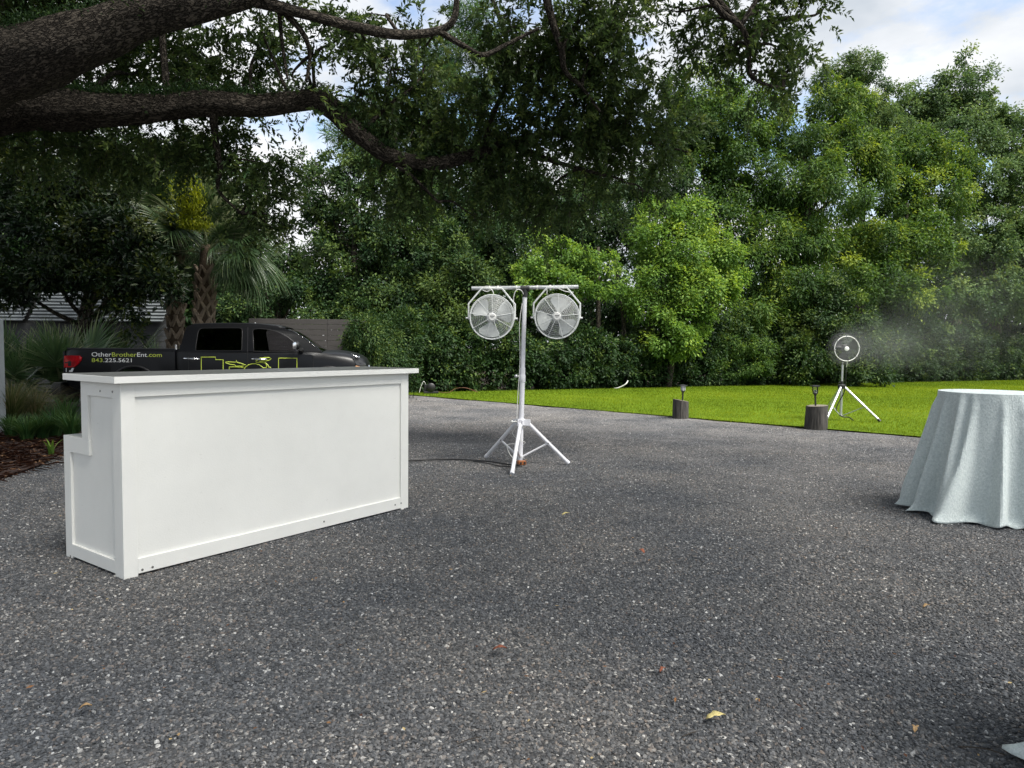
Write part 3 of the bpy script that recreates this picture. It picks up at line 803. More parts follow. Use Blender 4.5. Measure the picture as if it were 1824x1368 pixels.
for (px, py, Y, rx, ry, la) in OAKB:
    c = at(px, py, Y); s_ = Y / FPX
    near = min(LIMBPTS, key=lambda q: (q - c).length)
    d_ = (c - near).length
    if d_ > 0.25:
        m1 = near.lerp(c, 0.4) + Vector((r_o.uniform(-.12, .12), r_o.uniform(-.1, .1), 0.10 * d_)); m2 = near.lerp(c, 0.75) + Vector((r_o.uniform(-.15, .15), r_o.uniform(-.1, .1), r_o.uniform(-.02, .10) * d_))
        w_ = 0.014 + 0.012 * d_
        end = c + (c - near) * (0.35 * rx * s_ / d_) + Vector((0, 0, -0.25 * ry * s_))
        barktube('branch', [near, m1, m2, end], [w_, w_ * 0.75, w_ * 0.5, w_ * 0.15], 6, b_oak, oak, OB, 0.08, px * 0.1, 5)
    oak_sprays(lv, st, c, (rx * s_, max(0.45, (rx + ry) * 0.5 * s_), ry * s_), la, r_o)
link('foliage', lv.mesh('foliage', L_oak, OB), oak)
m_twig = M('oak_twig', (0.035, 0.028, 0.022), 0.9)
link('twigs', st.mesh('twigs', m_twig, OB), oak)
# the same crown carries on over the viewer's left, where it shades the gravel
lv = Leaves()
for (x, y, z, rx, ry, rz) in ((-9, 6, 8.5, 4.5, 3.5, 1.6), (-6.0, 9.0, 8.8, 3.0, 2.6, 1.3), (-8.5, 2, 8.2, 3.5, 3, 1.5), (-9.5, 11.5, 8.5, 4, 3, 1.8), (-11, -2, 8, 4, 4, 1.6)):

    cloud(lv, (x, y, z), (rx, ry, rz), 0.26, 0.50, r_o, 0.4, 0.6, width=0.42)
for i in range(48):                                      # the oak's spread above the gravel, unseen, placed and thinned to tune the shade
    x, y = -7.0 + 2.55 * (i % 8) + r_o.uniform(-0.7, 0.7), -6.6 + 2.7 * (i // 8) + r_o.uniform(-0.7, 0.7)
    cloud(lv, (x, y, r_o.uniform(9.0, 11.0)), (1.6, 1.5, 0.7), 0.36, 0.115, r_o, 0.3, 0.7, width=0.42)
for x, y, z in ((-8.2, 12.2, 10.6), (-5.8, 12.6, 10.6), (-3.4, 12.4, 10.6), (-7, 10, 9.8), (-10.5, 13.6, 10.8), (-5.4, 8.0, 9.6), (-4.5, 4.6, 9.4), (-3.2, 2.6, 9.4)):  # unseen lobes added to shade the palms and the left gravel
    cloud(lv, (x, y, z), (1.9, 1.6, 0.9), 0.26, 0.50, r_o, 0.3, 0.7, width=0.42)
for x, y, z in ((2.0, 1.4, 10.0), (3.6, 2.4, 10.2), (4.6, 0.6, 10.0), (-1.4, 10.6, 10.2), (-3.8, 9.8, 9.8), (-1.2, 8.2, 9.8)):  # unseen lobes added to keep sun off the bar front and truck
    cloud(lv, (x, y, z), (1.9, 1.6, 0.9), 0.26, 0.14, r_o, 0.3, 0.7, width=0.42)
link('upper_shade_foliage', lv.mesh('upper_shade_foliage', L_oak, OB), oak)
# resurrection fern and moss along the tops of the big limbs
lv = Leaves()
for (px, py, Y, w) in [(a, b, d, w) for a, b, w, d in ((20, 160, 40, 8.9), (80, 158, 36, 8.9), (150, 166, 34, 8.9), (230, 168, 30, 8.9), (310, 166, 26, 9.0), (380, 162, 24, 9.0), (460, 168, 16, 9.1), (560, 160, 14, 9.2), (40, 60, 50, 7.3), (130, 38, 44, 7.2), (210, 22, 36, 7.2), (290, 4, 30, 7.2), (610, 196, 12, 9.3), (650, 232, 12, 9.5), (690, 260, 12, 9.6), (760, 278, 12, 9.8))]:
    c = np.array(at(px, py, Y)); n = int(w * 34)
    P = c + rng.normal(size=(n, 3)) * np.array([w / 110, 0.10, 0.035])
    D = unit(rng.normal(size=(n, 3)) * 0.7 + np.array([0, -0.2, 0.6])); N = unit(rng.normal(size=(n, 3)) + np.array([0, -0.5, 1.0]))
    lv.add(*leaf_arrays(P, D, N, rng.uniform(0.03, 0.07, n), rng.uniform(0.01, 0.02, n), rng.uniform(0.1, 0.7, n)))
link('fern', lv.mesh('fern', L_dark, OB), oak)

# ------------------------------------------------------------------ trees and shrubs behind the lot
def tree(name, label, cat, base, blobs, mat, leaf, cover, seed, width=0.5, droop=0.35, clump=0.45, bright=0.0, trunk_r=0.14, group=None, core=0.12, deep=0.8, shell=(0.55, 1.04), limbs=True):
    """blobs: px, py, depth, rx px, ry px"""
    base = Vector(base)
    t = thing(name, label, cat, base, 0, group)
    rg = np.random.default_rng(seed)
    lv = Leaves(); cents = []
    for b in blobs:
        px, py, Y, rx, ry = b[:5]
        c = at(px, py, Y); s_ = Y / FPX
        R3 = (rx * s_, max(0.5, deep * 0.5 * (rx + ry) * s_), ry * s_)
        cloud(lv, c, R3, leaf, cover * (b[5] if len(b) > 5 else 1), rg, droop, clump, bright, width, shell, core)
        cents.append((c, R3))
    link('crown', lv.mesh('crown', mat, base), t)
    if limbs:
        top = max(c.z for c, _ in cents)
        mx = sum(c.x for c, _ in cents) / len(cents); my = sum(c.y for c, _ in cents) / len(cents)
        tp = [base + Vector((0, 0, -0.1)), base.lerp(Vector((mx, my, top * 0.35)), 0.5) * 1.0, Vector((mx, my, top * 0.5)), Vector((mx, my, top * 0.74))]
        tp[1].z = top * 0.25
        barktube('trunk', tp, [trunk_r * 1.25, trunk_r, trunk_r * 0.7, trunk_r * 0.25], 10, b_tree, t, base, 0.06, seed, 4)
        for i, (c, R3) in enumerate(cents):
            z0 = max(0.3, min(c.z - 0.9 * R3[2], top * 0.7) * 0.8)
            f = z0 / (top * 0.74)
            p0 = Vector((base.x + (mx - base.x) * min(1, f * 1.6), base.y + (my - base.y) * min(1, f * 1.6), z0))
            rr = trunk_r * (0.55 - 0.25 * f)
            barktube('limb', [p0, p0.lerp(c, 0.5) + Vector((0, 0, -0.12 * R3[2])), c + Vector((0, 0, 0.5 * R3[2]))], [rr, rr * 0.6, rr * 0.15], 6, b_tree, t, base, 0.05, seed + i, 4)
    return t
def hp(t, off=0.0):
    p = HG0.lerp(HG1, t)
    return Vector((p.x + nh_[0] * off, p.y + nh_[1] * off, 0.0))

# far band that closes the horizon (one wood, nobody could count it)
rg = np.random.default_rng(77)
lv = Leaves()
for i in range(30):
    px = 330 + i * 56 + rg.uniform(-20, 20); Y = 44 + rg.uniform(-3, 6)
    for py in (620, 560, 500, 430):
        if py == 430 and (px < 560 or rg.random() < 0.35): continue
        c = at(px, py + rg.uniform(-15, 15), Y); s_ = Y / FPX
        cloud(lv, c, (58 * s_, 1.6, 46 * s_), 0.46, 0.26, rg, 0.3, 0.8, -0.08, 0.55)
for i in range(16):
    px = -60 + i * 36 + rg.uniform(-14, 14); Y = 29 + rg.uniform(-2, 3)
    for py in (600, 540, 470, 400, 330):
        if px > 470 and py < 440: continue
        if rg.random() < 0.12: continue
        c = at(px, py + rg.uniform(-15, 15), Y); s_ = Y / FPX
        cloud(lv, c, (44 * s_, 1.2, 44 * s_), 0.28, 0.32, rg, 0.3, 0.6, -0.05, 0.55)
props(link('far_woods', lv.mesh('far_woods', L_dark)), kind='stuff')

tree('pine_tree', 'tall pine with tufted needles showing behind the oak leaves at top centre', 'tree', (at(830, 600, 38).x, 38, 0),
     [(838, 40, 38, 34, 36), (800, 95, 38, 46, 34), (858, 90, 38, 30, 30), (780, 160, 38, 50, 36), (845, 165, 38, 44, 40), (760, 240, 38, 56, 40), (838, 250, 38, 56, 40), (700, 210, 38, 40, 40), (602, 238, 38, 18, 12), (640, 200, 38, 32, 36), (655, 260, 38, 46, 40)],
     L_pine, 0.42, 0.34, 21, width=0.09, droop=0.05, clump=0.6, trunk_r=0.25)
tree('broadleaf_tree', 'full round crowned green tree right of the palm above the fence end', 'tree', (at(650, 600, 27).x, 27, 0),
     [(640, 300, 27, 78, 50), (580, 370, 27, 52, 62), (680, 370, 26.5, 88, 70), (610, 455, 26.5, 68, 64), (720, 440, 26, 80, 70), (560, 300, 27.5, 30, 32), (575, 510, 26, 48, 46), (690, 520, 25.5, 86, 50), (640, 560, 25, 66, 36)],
     L_dark, 0.17, 0.5, 22, bright=0.14, trunk_r=0.2, clump=0.5)  # dark leaf material stands in for shade the oak casts on this crown
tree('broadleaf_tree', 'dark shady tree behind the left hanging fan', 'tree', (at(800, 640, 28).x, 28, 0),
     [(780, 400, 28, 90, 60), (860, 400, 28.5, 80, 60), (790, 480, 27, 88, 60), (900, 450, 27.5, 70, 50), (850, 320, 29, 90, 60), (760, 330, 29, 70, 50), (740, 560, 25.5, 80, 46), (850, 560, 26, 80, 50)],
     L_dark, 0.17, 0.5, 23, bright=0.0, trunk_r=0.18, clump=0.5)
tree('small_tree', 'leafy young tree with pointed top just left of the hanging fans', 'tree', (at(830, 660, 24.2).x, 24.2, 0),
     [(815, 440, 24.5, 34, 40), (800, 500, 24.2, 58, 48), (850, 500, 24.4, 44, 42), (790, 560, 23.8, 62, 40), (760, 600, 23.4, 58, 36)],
     L_dark, 0.15, 0.5, 24, bright=0.20, trunk_r=0.08)  # leaf colour darkened in place of the oak's shade
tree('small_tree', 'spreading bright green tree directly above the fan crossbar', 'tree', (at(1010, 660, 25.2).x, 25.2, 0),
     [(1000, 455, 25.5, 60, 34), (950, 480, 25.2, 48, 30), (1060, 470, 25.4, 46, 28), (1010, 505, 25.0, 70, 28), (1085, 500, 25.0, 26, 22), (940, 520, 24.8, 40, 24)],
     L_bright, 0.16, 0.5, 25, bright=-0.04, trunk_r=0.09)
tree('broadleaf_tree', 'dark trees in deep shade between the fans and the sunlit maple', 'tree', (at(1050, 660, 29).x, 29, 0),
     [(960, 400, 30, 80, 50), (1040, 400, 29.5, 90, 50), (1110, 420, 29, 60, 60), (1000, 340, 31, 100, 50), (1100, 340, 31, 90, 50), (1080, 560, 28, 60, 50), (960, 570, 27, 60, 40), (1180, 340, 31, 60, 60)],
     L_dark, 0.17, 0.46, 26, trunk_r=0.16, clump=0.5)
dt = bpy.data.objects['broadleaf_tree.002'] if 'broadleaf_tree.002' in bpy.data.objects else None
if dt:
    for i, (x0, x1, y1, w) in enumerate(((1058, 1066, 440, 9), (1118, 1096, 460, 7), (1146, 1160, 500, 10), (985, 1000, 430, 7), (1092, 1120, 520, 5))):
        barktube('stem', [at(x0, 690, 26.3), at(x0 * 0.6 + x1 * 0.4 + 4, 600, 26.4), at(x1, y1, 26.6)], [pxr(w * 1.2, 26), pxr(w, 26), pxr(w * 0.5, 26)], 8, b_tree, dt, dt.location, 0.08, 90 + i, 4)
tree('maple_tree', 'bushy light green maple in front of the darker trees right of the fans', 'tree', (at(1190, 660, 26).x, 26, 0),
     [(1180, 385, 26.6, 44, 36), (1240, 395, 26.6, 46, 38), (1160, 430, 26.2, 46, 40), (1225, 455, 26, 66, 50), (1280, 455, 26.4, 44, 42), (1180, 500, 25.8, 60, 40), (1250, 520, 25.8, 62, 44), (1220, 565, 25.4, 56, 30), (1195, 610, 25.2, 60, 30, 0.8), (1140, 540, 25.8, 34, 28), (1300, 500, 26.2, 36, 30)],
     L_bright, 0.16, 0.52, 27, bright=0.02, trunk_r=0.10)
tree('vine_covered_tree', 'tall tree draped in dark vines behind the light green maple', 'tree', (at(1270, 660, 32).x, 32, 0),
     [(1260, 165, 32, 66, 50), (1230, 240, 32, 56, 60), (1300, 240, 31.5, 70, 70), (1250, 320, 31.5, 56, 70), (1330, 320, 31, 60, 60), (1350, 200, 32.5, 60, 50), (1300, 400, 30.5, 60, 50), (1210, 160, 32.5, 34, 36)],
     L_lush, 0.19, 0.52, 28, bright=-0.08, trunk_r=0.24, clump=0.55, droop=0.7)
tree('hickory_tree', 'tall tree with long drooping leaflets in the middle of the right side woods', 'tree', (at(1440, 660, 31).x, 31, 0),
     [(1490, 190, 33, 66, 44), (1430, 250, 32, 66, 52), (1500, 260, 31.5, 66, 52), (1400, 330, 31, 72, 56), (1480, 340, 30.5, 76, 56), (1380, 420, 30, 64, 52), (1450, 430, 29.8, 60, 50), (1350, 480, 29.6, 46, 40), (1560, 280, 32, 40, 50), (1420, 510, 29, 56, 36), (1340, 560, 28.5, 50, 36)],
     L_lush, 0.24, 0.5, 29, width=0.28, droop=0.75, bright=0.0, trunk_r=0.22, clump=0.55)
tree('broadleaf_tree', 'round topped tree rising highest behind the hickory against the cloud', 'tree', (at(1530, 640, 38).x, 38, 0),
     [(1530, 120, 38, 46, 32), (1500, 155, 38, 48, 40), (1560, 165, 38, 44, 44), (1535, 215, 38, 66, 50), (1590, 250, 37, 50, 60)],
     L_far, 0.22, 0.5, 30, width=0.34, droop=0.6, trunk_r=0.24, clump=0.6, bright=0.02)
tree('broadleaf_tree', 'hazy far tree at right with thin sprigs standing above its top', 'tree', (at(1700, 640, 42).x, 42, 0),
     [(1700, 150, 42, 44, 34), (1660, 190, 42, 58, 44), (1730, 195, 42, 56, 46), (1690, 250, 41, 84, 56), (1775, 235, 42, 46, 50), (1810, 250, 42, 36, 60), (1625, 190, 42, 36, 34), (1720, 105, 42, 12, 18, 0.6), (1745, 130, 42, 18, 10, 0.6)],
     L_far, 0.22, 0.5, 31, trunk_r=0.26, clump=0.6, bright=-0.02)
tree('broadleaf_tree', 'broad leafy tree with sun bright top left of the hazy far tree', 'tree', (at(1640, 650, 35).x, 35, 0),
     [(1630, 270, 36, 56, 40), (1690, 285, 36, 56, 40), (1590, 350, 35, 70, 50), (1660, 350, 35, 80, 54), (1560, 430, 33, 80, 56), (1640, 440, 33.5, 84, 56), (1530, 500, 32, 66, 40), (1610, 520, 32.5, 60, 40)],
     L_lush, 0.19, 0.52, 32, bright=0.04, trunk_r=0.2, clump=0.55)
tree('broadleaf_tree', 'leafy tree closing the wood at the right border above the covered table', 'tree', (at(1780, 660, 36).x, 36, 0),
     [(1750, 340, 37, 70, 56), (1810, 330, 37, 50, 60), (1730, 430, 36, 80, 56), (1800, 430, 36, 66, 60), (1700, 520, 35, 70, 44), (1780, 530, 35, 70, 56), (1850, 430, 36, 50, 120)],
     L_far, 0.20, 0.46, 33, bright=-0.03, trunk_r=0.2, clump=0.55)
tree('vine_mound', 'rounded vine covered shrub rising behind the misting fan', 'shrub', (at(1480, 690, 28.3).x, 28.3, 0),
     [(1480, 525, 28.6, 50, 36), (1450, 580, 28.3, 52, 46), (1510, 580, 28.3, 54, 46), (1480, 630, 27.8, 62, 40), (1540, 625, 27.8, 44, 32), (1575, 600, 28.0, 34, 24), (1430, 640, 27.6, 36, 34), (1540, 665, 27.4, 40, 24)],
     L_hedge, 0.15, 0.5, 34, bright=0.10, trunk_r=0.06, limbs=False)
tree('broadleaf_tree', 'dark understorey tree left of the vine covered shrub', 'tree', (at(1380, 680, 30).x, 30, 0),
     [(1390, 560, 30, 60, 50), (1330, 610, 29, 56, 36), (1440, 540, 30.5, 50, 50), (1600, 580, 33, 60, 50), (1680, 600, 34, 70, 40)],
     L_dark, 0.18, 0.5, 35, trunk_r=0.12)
tree('arching_shrub', 'ferny light green shrub spilling over the hedge near the middle', 'shrub', hp(0.42, 0.2),
     [(1300, 610, 27.6, 50, 22), (1350, 625, 28, 46, 22), (1270, 640, 27.2, 44, 22), (1330, 650, 27.4, 50, 20), (1210, 620, 26.8, 36, 22)],
     L_lush, 0.14, 0.5, 36, width=0.3, bright=-0.08, limbs=False, clump=0.35)
tree('arching_shrub', 'shrub with feathery branches beside the end of the board fence', 'shrub', (at(685, 690, 19.2).x, 19.2, 0),
     [(670, 580, 19.4, 42, 28), (705, 600, 19.6, 40, 34), (640, 615, 18.6, 24, 26), (675, 640, 18.8, 40, 34), (705, 660, 19.2, 30, 34), (640, 560, 19.4, 26, 20), (650, 660, 18.5, 26, 30), (646, 590, 17.8, 26, 30), (652, 632, 17.8, 28, 34), (630, 642, 17.8, 14, 18), (628, 600, 17.9, 10, 16, 0.7)],
     L_hedge, 0.12, 0.52, 37, bright=0.02, width=0.36, limbs=False, clump=0.35)

# the hedge along the back of the lawn
rg = np.random.default_rng(41)
hb = thing('hedge', 'long clipped dark green hedge closing the back of the lawn', 'hedge', hp(0.0))
lv = Leaves()
nb = 46
for i in range(nb):
    t = i / (nb - 1) * 1.25 - 0.015
    p = hp(t, 0.75)
    hgt = 2.0 + 0.35 * math.sin(i * 1.7) + 0.2 * math.sin(i * 0.6) + (0.5 if 12 < i < 20 else 0)
    for zz, rr in ((0.55, 0.75), (hgt - 0.75, 0.85)):
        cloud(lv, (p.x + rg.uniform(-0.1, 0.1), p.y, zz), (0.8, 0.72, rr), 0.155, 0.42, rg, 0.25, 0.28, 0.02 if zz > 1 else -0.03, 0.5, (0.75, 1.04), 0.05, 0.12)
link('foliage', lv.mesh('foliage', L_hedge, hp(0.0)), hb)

# left side: magnolia in deep shade
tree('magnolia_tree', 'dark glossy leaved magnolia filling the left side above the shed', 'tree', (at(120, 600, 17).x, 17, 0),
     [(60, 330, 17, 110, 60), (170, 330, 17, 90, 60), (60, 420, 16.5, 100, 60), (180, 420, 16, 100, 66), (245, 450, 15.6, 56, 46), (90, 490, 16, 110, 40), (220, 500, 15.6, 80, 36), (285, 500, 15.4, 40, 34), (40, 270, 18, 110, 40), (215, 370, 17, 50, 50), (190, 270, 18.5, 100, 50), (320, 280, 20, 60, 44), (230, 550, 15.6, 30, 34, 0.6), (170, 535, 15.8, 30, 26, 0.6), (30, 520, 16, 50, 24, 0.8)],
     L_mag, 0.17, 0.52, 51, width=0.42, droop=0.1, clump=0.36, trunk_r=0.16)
tree('broadleaf_tree', 'shaded green tree seen past the palm over the fence', 'tree', (at(480, 600, 25).x, 25, 0),
     [(470, 520, 25, 50, 34), (530, 520, 25, 40, 36), (420, 500, 25.5, 40, 40), (510, 460, 26, 30, 40), (560, 560, 24.5, 50, 24), (430, 550, 24.5, 46, 24), (545, 470, 26, 26, 40)],
     L_dark, 0.15, 0.42, 52, bright=0.08, trunk_r=0.12)

# ------------------------------------------------------------------ palms, palmettos, grasses
def frond_mesh(name, seed, pet=0.9, L=1.0, n=34, spread=2.5, droopy=0.5, wid=0.035, tint=0.45):
    """fan frond: a stalk along +X, then a fan of folded leaflets whose tips droop; flat side faces up"""
    rg = np.random.default_rng(seed)
    V, T, A = [], [], []
    def quadstrip(pts, w, tt, nrm):
        b = len(V)
        for i, p in enumerate(pts):
            t = (pts[min(i + 1, len(pts) - 1)] - pts[max(i - 1, 0)])
            s = unit(np.cross(t, nrm))
            V.extend([p - s * w[i], p + s * w[i]])
            A.extend([tt[i], tt[i]])
        for i in range(len(pts) - 1):
            a = b + 2 * i
            T.extend([(a, a + 1, a + 3), (a, a + 3, a + 2)])
    up = np.array([0, 0, 1.0])
    st_ = [np.array([pet * k / 5, 0, 0.10 * math.sin(k / 5 * PI) * pet - 0.12 * (k / 5) ** 2 * pet]) for k in range(6)]
    quadstrip(st_, [0.028, 0.022, 0.018, 0.016, 0.014, 0.012], [0.75] * 6, up)
    quadstrip([p + np.array([0, 0, 0.012]) for p in st_], [0.014, 0.011, 0.01, 0.01, 0.01, 0.01], [0.8] * 6, up)
    e = st_[-1]
    for i in range(n):
        a = (i / (n - 1) - 0.5) * spread + rg.normal(0, 0.02)
        ln = L * (1.0 - 0.30 * abs(a) / (spread / 2)) * rg.uniform(0.9, 1.08)
        d = np.array([math.cos(a), math.sin(a), 0.10 * math.cos(a * 3)])
        st0 = e + np.array([0.18 * (1 - abs(a) / spread * 2), 0, -0.05 * (1 - abs(a) / spread * 2)]) * 1.0
        pts = []
        for k in range(6):
            t = k / 5
            pts.append(st0 + d * ln * (t - 0.12 * droopy * t * t) + np.array([0, 0, -droopy * ln * max(0, t - 0.35) ** 1.7 - 0.10 * t * abs(math.sin(a)) * 0.5]))
        w = [wid * 0.25, wid * 0.7, wid * 0.9, wid * 0.6, wid * 0.32, 0.002]
        tb = tint + rg.normal(0, 0.10)
        nrm = up + np.array([0, 0.55 * (1 if i % 2 else -1), 0])
        quadstrip(pts, w, [tb, tb, tb + 0.04, tb + 0.12, tb + 0.24, tb + 0.36], nrm)
    return foreach_mesh(name, np.array(V), np.array(T), np.clip(np.array(A), 0, 1), L_palm)
fr_up = [frond_mesh('frond', s, 0.9, 1.05, 44, 2.6, 0.5, 0.027, 0.52) for s in (1, 2)]
fr_dn = [frond_mesh('frond', s, 0.95, 1.10, 46, 2.9, 1.15, 0.024, 0.30) for s in (3, 4, 5)]
def boots(parent, r0, r1, z0, z1, rows, per, seed, lean):
    rg = random.Random(seed)
    me = None
    for i in range(rows):
        z = z0 + (z1 - z0) * i / rows
        r = r0 + (r1 - r0) * i / rows
        for k in range(per):
            th = 2 * PI * (k + 0.5 * (i % 2)) / per + rg.uniform(-0.08, 0.08)
            for sgn in (-1, 1):
                if me is None:
                    mb = MB()
                    mb.prism([(-0.05, -0.02), (0.05, -0.02), (0.035, 0.20), (0.018, 0.25), (-0.018, 0.25), (-0.035, 0.20)], lambda a, b: (0.0, a, b), lambda a, b: (0.028 + 0.10 * max(0, b), a * 0.72, b))
                    me = mb.mesh('leaf_base', 40); me.materials.append(m_boot)
                o = link('leaf_base', me, parent)
                o.location = (lean[0] * z + r * math.cos(th), lean[1] * z + r * math.sin(th), z)
                o.rotation_euler = Matrix.Rotation(th, 3, 'Z').to_euler()
                o.rotation_euler = (Matrix.Rotation(th + rg.uniform(-.1, .1), 3, 'Z') @ Matrix.Rotation(sgn * 0.52, 3, 'X')).to_euler()
                s = rg.uniform(0.9, 1.15)
                o.scale = (s, s, s)
def fan_crown(parent, top, items, seed):
    rg = random.Random(seed)
    for (az, el, sc, kind) in items:
        me = (fr_up if kind == 'u' else fr_dn)[rg.randrange(2 if kind == 'u' else 3)]
        o = link('frond', me, parent)
        o.location = top
        o.rotation_euler = (Matrix.Rotation(math.radians(az), 3, 'Z') @ Matrix.Rotation(-math.radians(el), 3, 'Y') @ Matrix.Rotation(rg.uniform(-0.5, 0.5), 3, 'X')).to_euler()
        o.scale = (sc, sc, sc)
PY = 16.6
pb = Vector((at(356, 600, PY).x, PY, 0))
palm = thing('cabbage_palm', 'cabbage palm with criss cross trunk and a full crown behind the truck cab', 'palm tree', pb)
ptop = at(368, 455, PY) - pb
barktube('trunk', [pb, pb + Vector((0.0, 0, 1.2)), pb + ptop * 0.75, pb + ptop + Vector((0, 0, 0.25))], [0.24, 0.22, 0.20, 0.11], 14, b_palm, palm, pb, 0.04, 3)
boots(palm, 0.205, 0.17, 1.0, ptop.z - 0.25, 11, 6, 4, (ptop.x / ptop.z, 0))
rg_ = random.Random(12)
items = []
for k in range(30):
    az = k * 137.5
    el = 80 - k * 3.0
    a_ = (az + 90) % 360
    if el < 64 and (a_ < 58 or a_ > 302): continue          # the fronds that hung in front of the trunk have been trimmed
    items.append((az, el, rg_.uniform(0.82, 1.0), 'u' if el > 25 else 'd'))
for az, el in ((-35, 40), (-20, 54), (5, 38), (30, 46), (-48, 18), (-30, 8), (-14, 24), (4, 12), (18, 28), (36, 14), (-40, -8), (-24, -16), (-6, -6), (10, 0), (26, -14), (-16, -32), (12, -30), (182, 46), (170, 24), (200, 56), (160, 38), (195, 2), (150, -12), (215, 30), (-8, 40), (14, 50)):
    items.append((az, el, rg_.uniform(0.70, 0.92), 'u' if el > 26 else 'd'))
fan_crown(palm, ptop, items, 5)
lv = Leaves()
rgp = np.random.default_rng(8)
nst = 60
for k in range(nst):
    b0 = np.array([rgp.normal(0, 0.04), rgp.normal(0, 0.04), 0.2]); hgt = rgp.uniform(0.35, 1.45)
    n = 40
    P = np.array(ptop) + b0 + np.stack([rgp.normal(0, 0.17, n) - 0.10 * hgt, -0.40 - 0.25 * hgt + rgp.normal(0, 0.12, n), hgt * rgp.uniform(0.7, 1.05, n)], 1)
    D = unit(rgp.normal(size=(n, 3)) * 0.5 + np.array([0, 0, 0.7])); N = unit(rgp.normal(size=(n, 3)))
    lv.add(*leaf_arrays(P, D, N, 0.11, 0.022, rgp.uniform(0.1, 1.0, n)))
link('flower_stalk', lv.mesh('flower_stalk', L_palmy), palm)
qb = Vector((at(313, 600, 17.4).x, 17.4, 0))
palm2 = thing('cabbage_palm', 'thinner palm trunk left of the full palm, its crown lost in magnolia leaves', 'palm tree', qb)
qt = at(310, 420, 17.4) - qb
barktube('trunk', [qb, qb + Vector((0, 0, 1.4)), qb + qt], [0.21, 0.19, 0.16], 12, b_palm, palm2, qb, 0.04, 6)
boots(palm2, 0.175, 0.15, 1.0, qt.z - 0.4, 9, 6, 9, (qt.x / qt.z, 0))
items = [(k * 137.5, 62 - k * 6, rg_.uniform(0.9, 1.1), 'u' if 62 - k * 6 > 20 else 'd') for k in range(16)]
fan_crown(palm2, qt, items, 6)

fr_pal = [frond_mesh('frond', s, 0.75, 0.62, 28, 3.1, 0.14, 0.020, 0.42) for s in (11, 12, 13)]
def palmetto(px, py, Y, nfr, scale, label, seed):
    p = Vector((at(px, py, Y).x, Y, 0.0))
    t = thing('palmetto', label, 'palmetto', p, 0, 'palmettos left of the truck')
    rg = random.Random(seed)
    MB().lathe([(0.10, -0.02), (0.12, 0.12), (0.07, 0.30)], 8).build('stem', b_palm, t, smooth=60)
    for k in range(nfr):
        az = k * 137.5 + rg.uniform(-15, 15); el = 78 - 56 * (k / nfr) + rg.uniform(-6, 6)
        o = link('frond', fr_pal[k % 3], t)
        o.location = (0, 0, 0.22)
        o.rotation_euler = (Matrix.Rotation(math.radians(az), 3, 'Z') @ Matrix.Rotation(-math.radians(el), 3, 'Y') @ Matrix.Rotation(rg.uniform(-0.9, 0.9), 3, 'X')).to_euler()
        s = scale * rg.uniform(0.85, 1.15)
        o.scale = (s, s, s)
palmetto(30, 690, 14.0, 16, 1.15, 'fan leaved palmetto nearest the grey post at the far left', 1)
palmetto(105, 690, 14.4, 18, 1.25, 'big fan leaved palmetto behind the tail of the black truck', 2)
palmetto(170, 680, 16.2, 16, 1.25, 'palmetto whose fans rise above the truck bed', 3)
palmetto(290, 680, 16.0, 9, 0.95, 'small yellowing palmetto in front of the two palm trunks', 4)

def blade_clump(name, label, cat, px, py, Y, n, h, spread, mat, w, seed, group=None, tintb=0.4, z0=0.03):
    rg = np.random.default_rng(seed)
    p = Vector((at(px, py, Y).x, Y, z0))
    V, T, A = [], [], []
    a = rg.uniform(0, 2 * PI, n); hh = h * rg.uniform(0.55, 1.1, n); out = spread * rg.uniform(0.2, 1.0, n)
    r0 = 0.10 * rg.random(n) * (spread / 0.5)
    dirs = np.stack([np.cos(a), np.sin(a), np.zeros(n)], 1); sd = np.stack([-np.sin(a), np.cos(a), np.zeros(n)], 1)
    tt = tintb + rg.normal(0, 0.16, n)
    K = 5
    for k in range(K + 1):
        t = k / K
        c = dirs * (r0 + out * t ** 1.6)[:, None] + np.array([0, 0, 1.0]) * (hh * (t * 1.35 - 0.55 * t * t))[:, None]
        ww = w * (1 - t) ** 0.7
        V.append(c - sd * ww); V.append(c + sd * ww); A.append(tt + 0.25 * t); A.append(tt + 0.25 * t)
    V = np.concatenate(V); A = np.concatenate(A)
    ii = np.arange(n)
    for k in range(K):
        a0, b0, a1, b1 = 2 * k * n + ii, (2 * k + 1) * n + ii, (2 * k + 2) * n + ii, (2 * k + 3) * n + ii
        T.append(np.stack([a0, b0, b1, a1], 1))
    me = foreach_mesh(name, V, np.concatenate(T), np.clip(A, 0, 1), mat)
    o = link(name, me); o.location = p
    return props(o, label, cat, group)
blade_clump('grass_clump', 'arching ornamental grass with straw coloured blades at the left border', 'ornamental grass', 20, 740, 11.6, 620, 0.95, 0.85, L_tuft, 0.006, 61, None, 0.42)
blade_clump('grass_clump', 'wispy straw coloured grass tuft in front of the big palmetto', 'ornamental grass', 62, 745, 12.2, 420, 0.8, 0.8, L_tuft, 0.006, 62, None, 0.55)
for i, (px, Y, hh, lab) in enumerate(((20, 10.6, 0.40, 'low strappy green clump at the far left edge of the mulch'), (48, 10.2, 0.42, 'strappy green clump second from the left in the mulch bed'), (75, 10.4, 0.45, 'strappy green clump in the middle of the mulch bed'), (98, 10.6, 0.55, 'taller strappy clump between mulch and white bar'), (118, 10.9, 0.72, 'tallest strappy green clump just behind the white bar end'), (128, 10.3, 0.5, 'strappy green clump half hidden by the white bar end'))):
    blade_clump('green_clump', lab, 'border plant', px, 780, Y, 200, hh, 0.40, L_liri, 0.009, 70 + i, 'strappy plants in the mulch bed', 0.45)
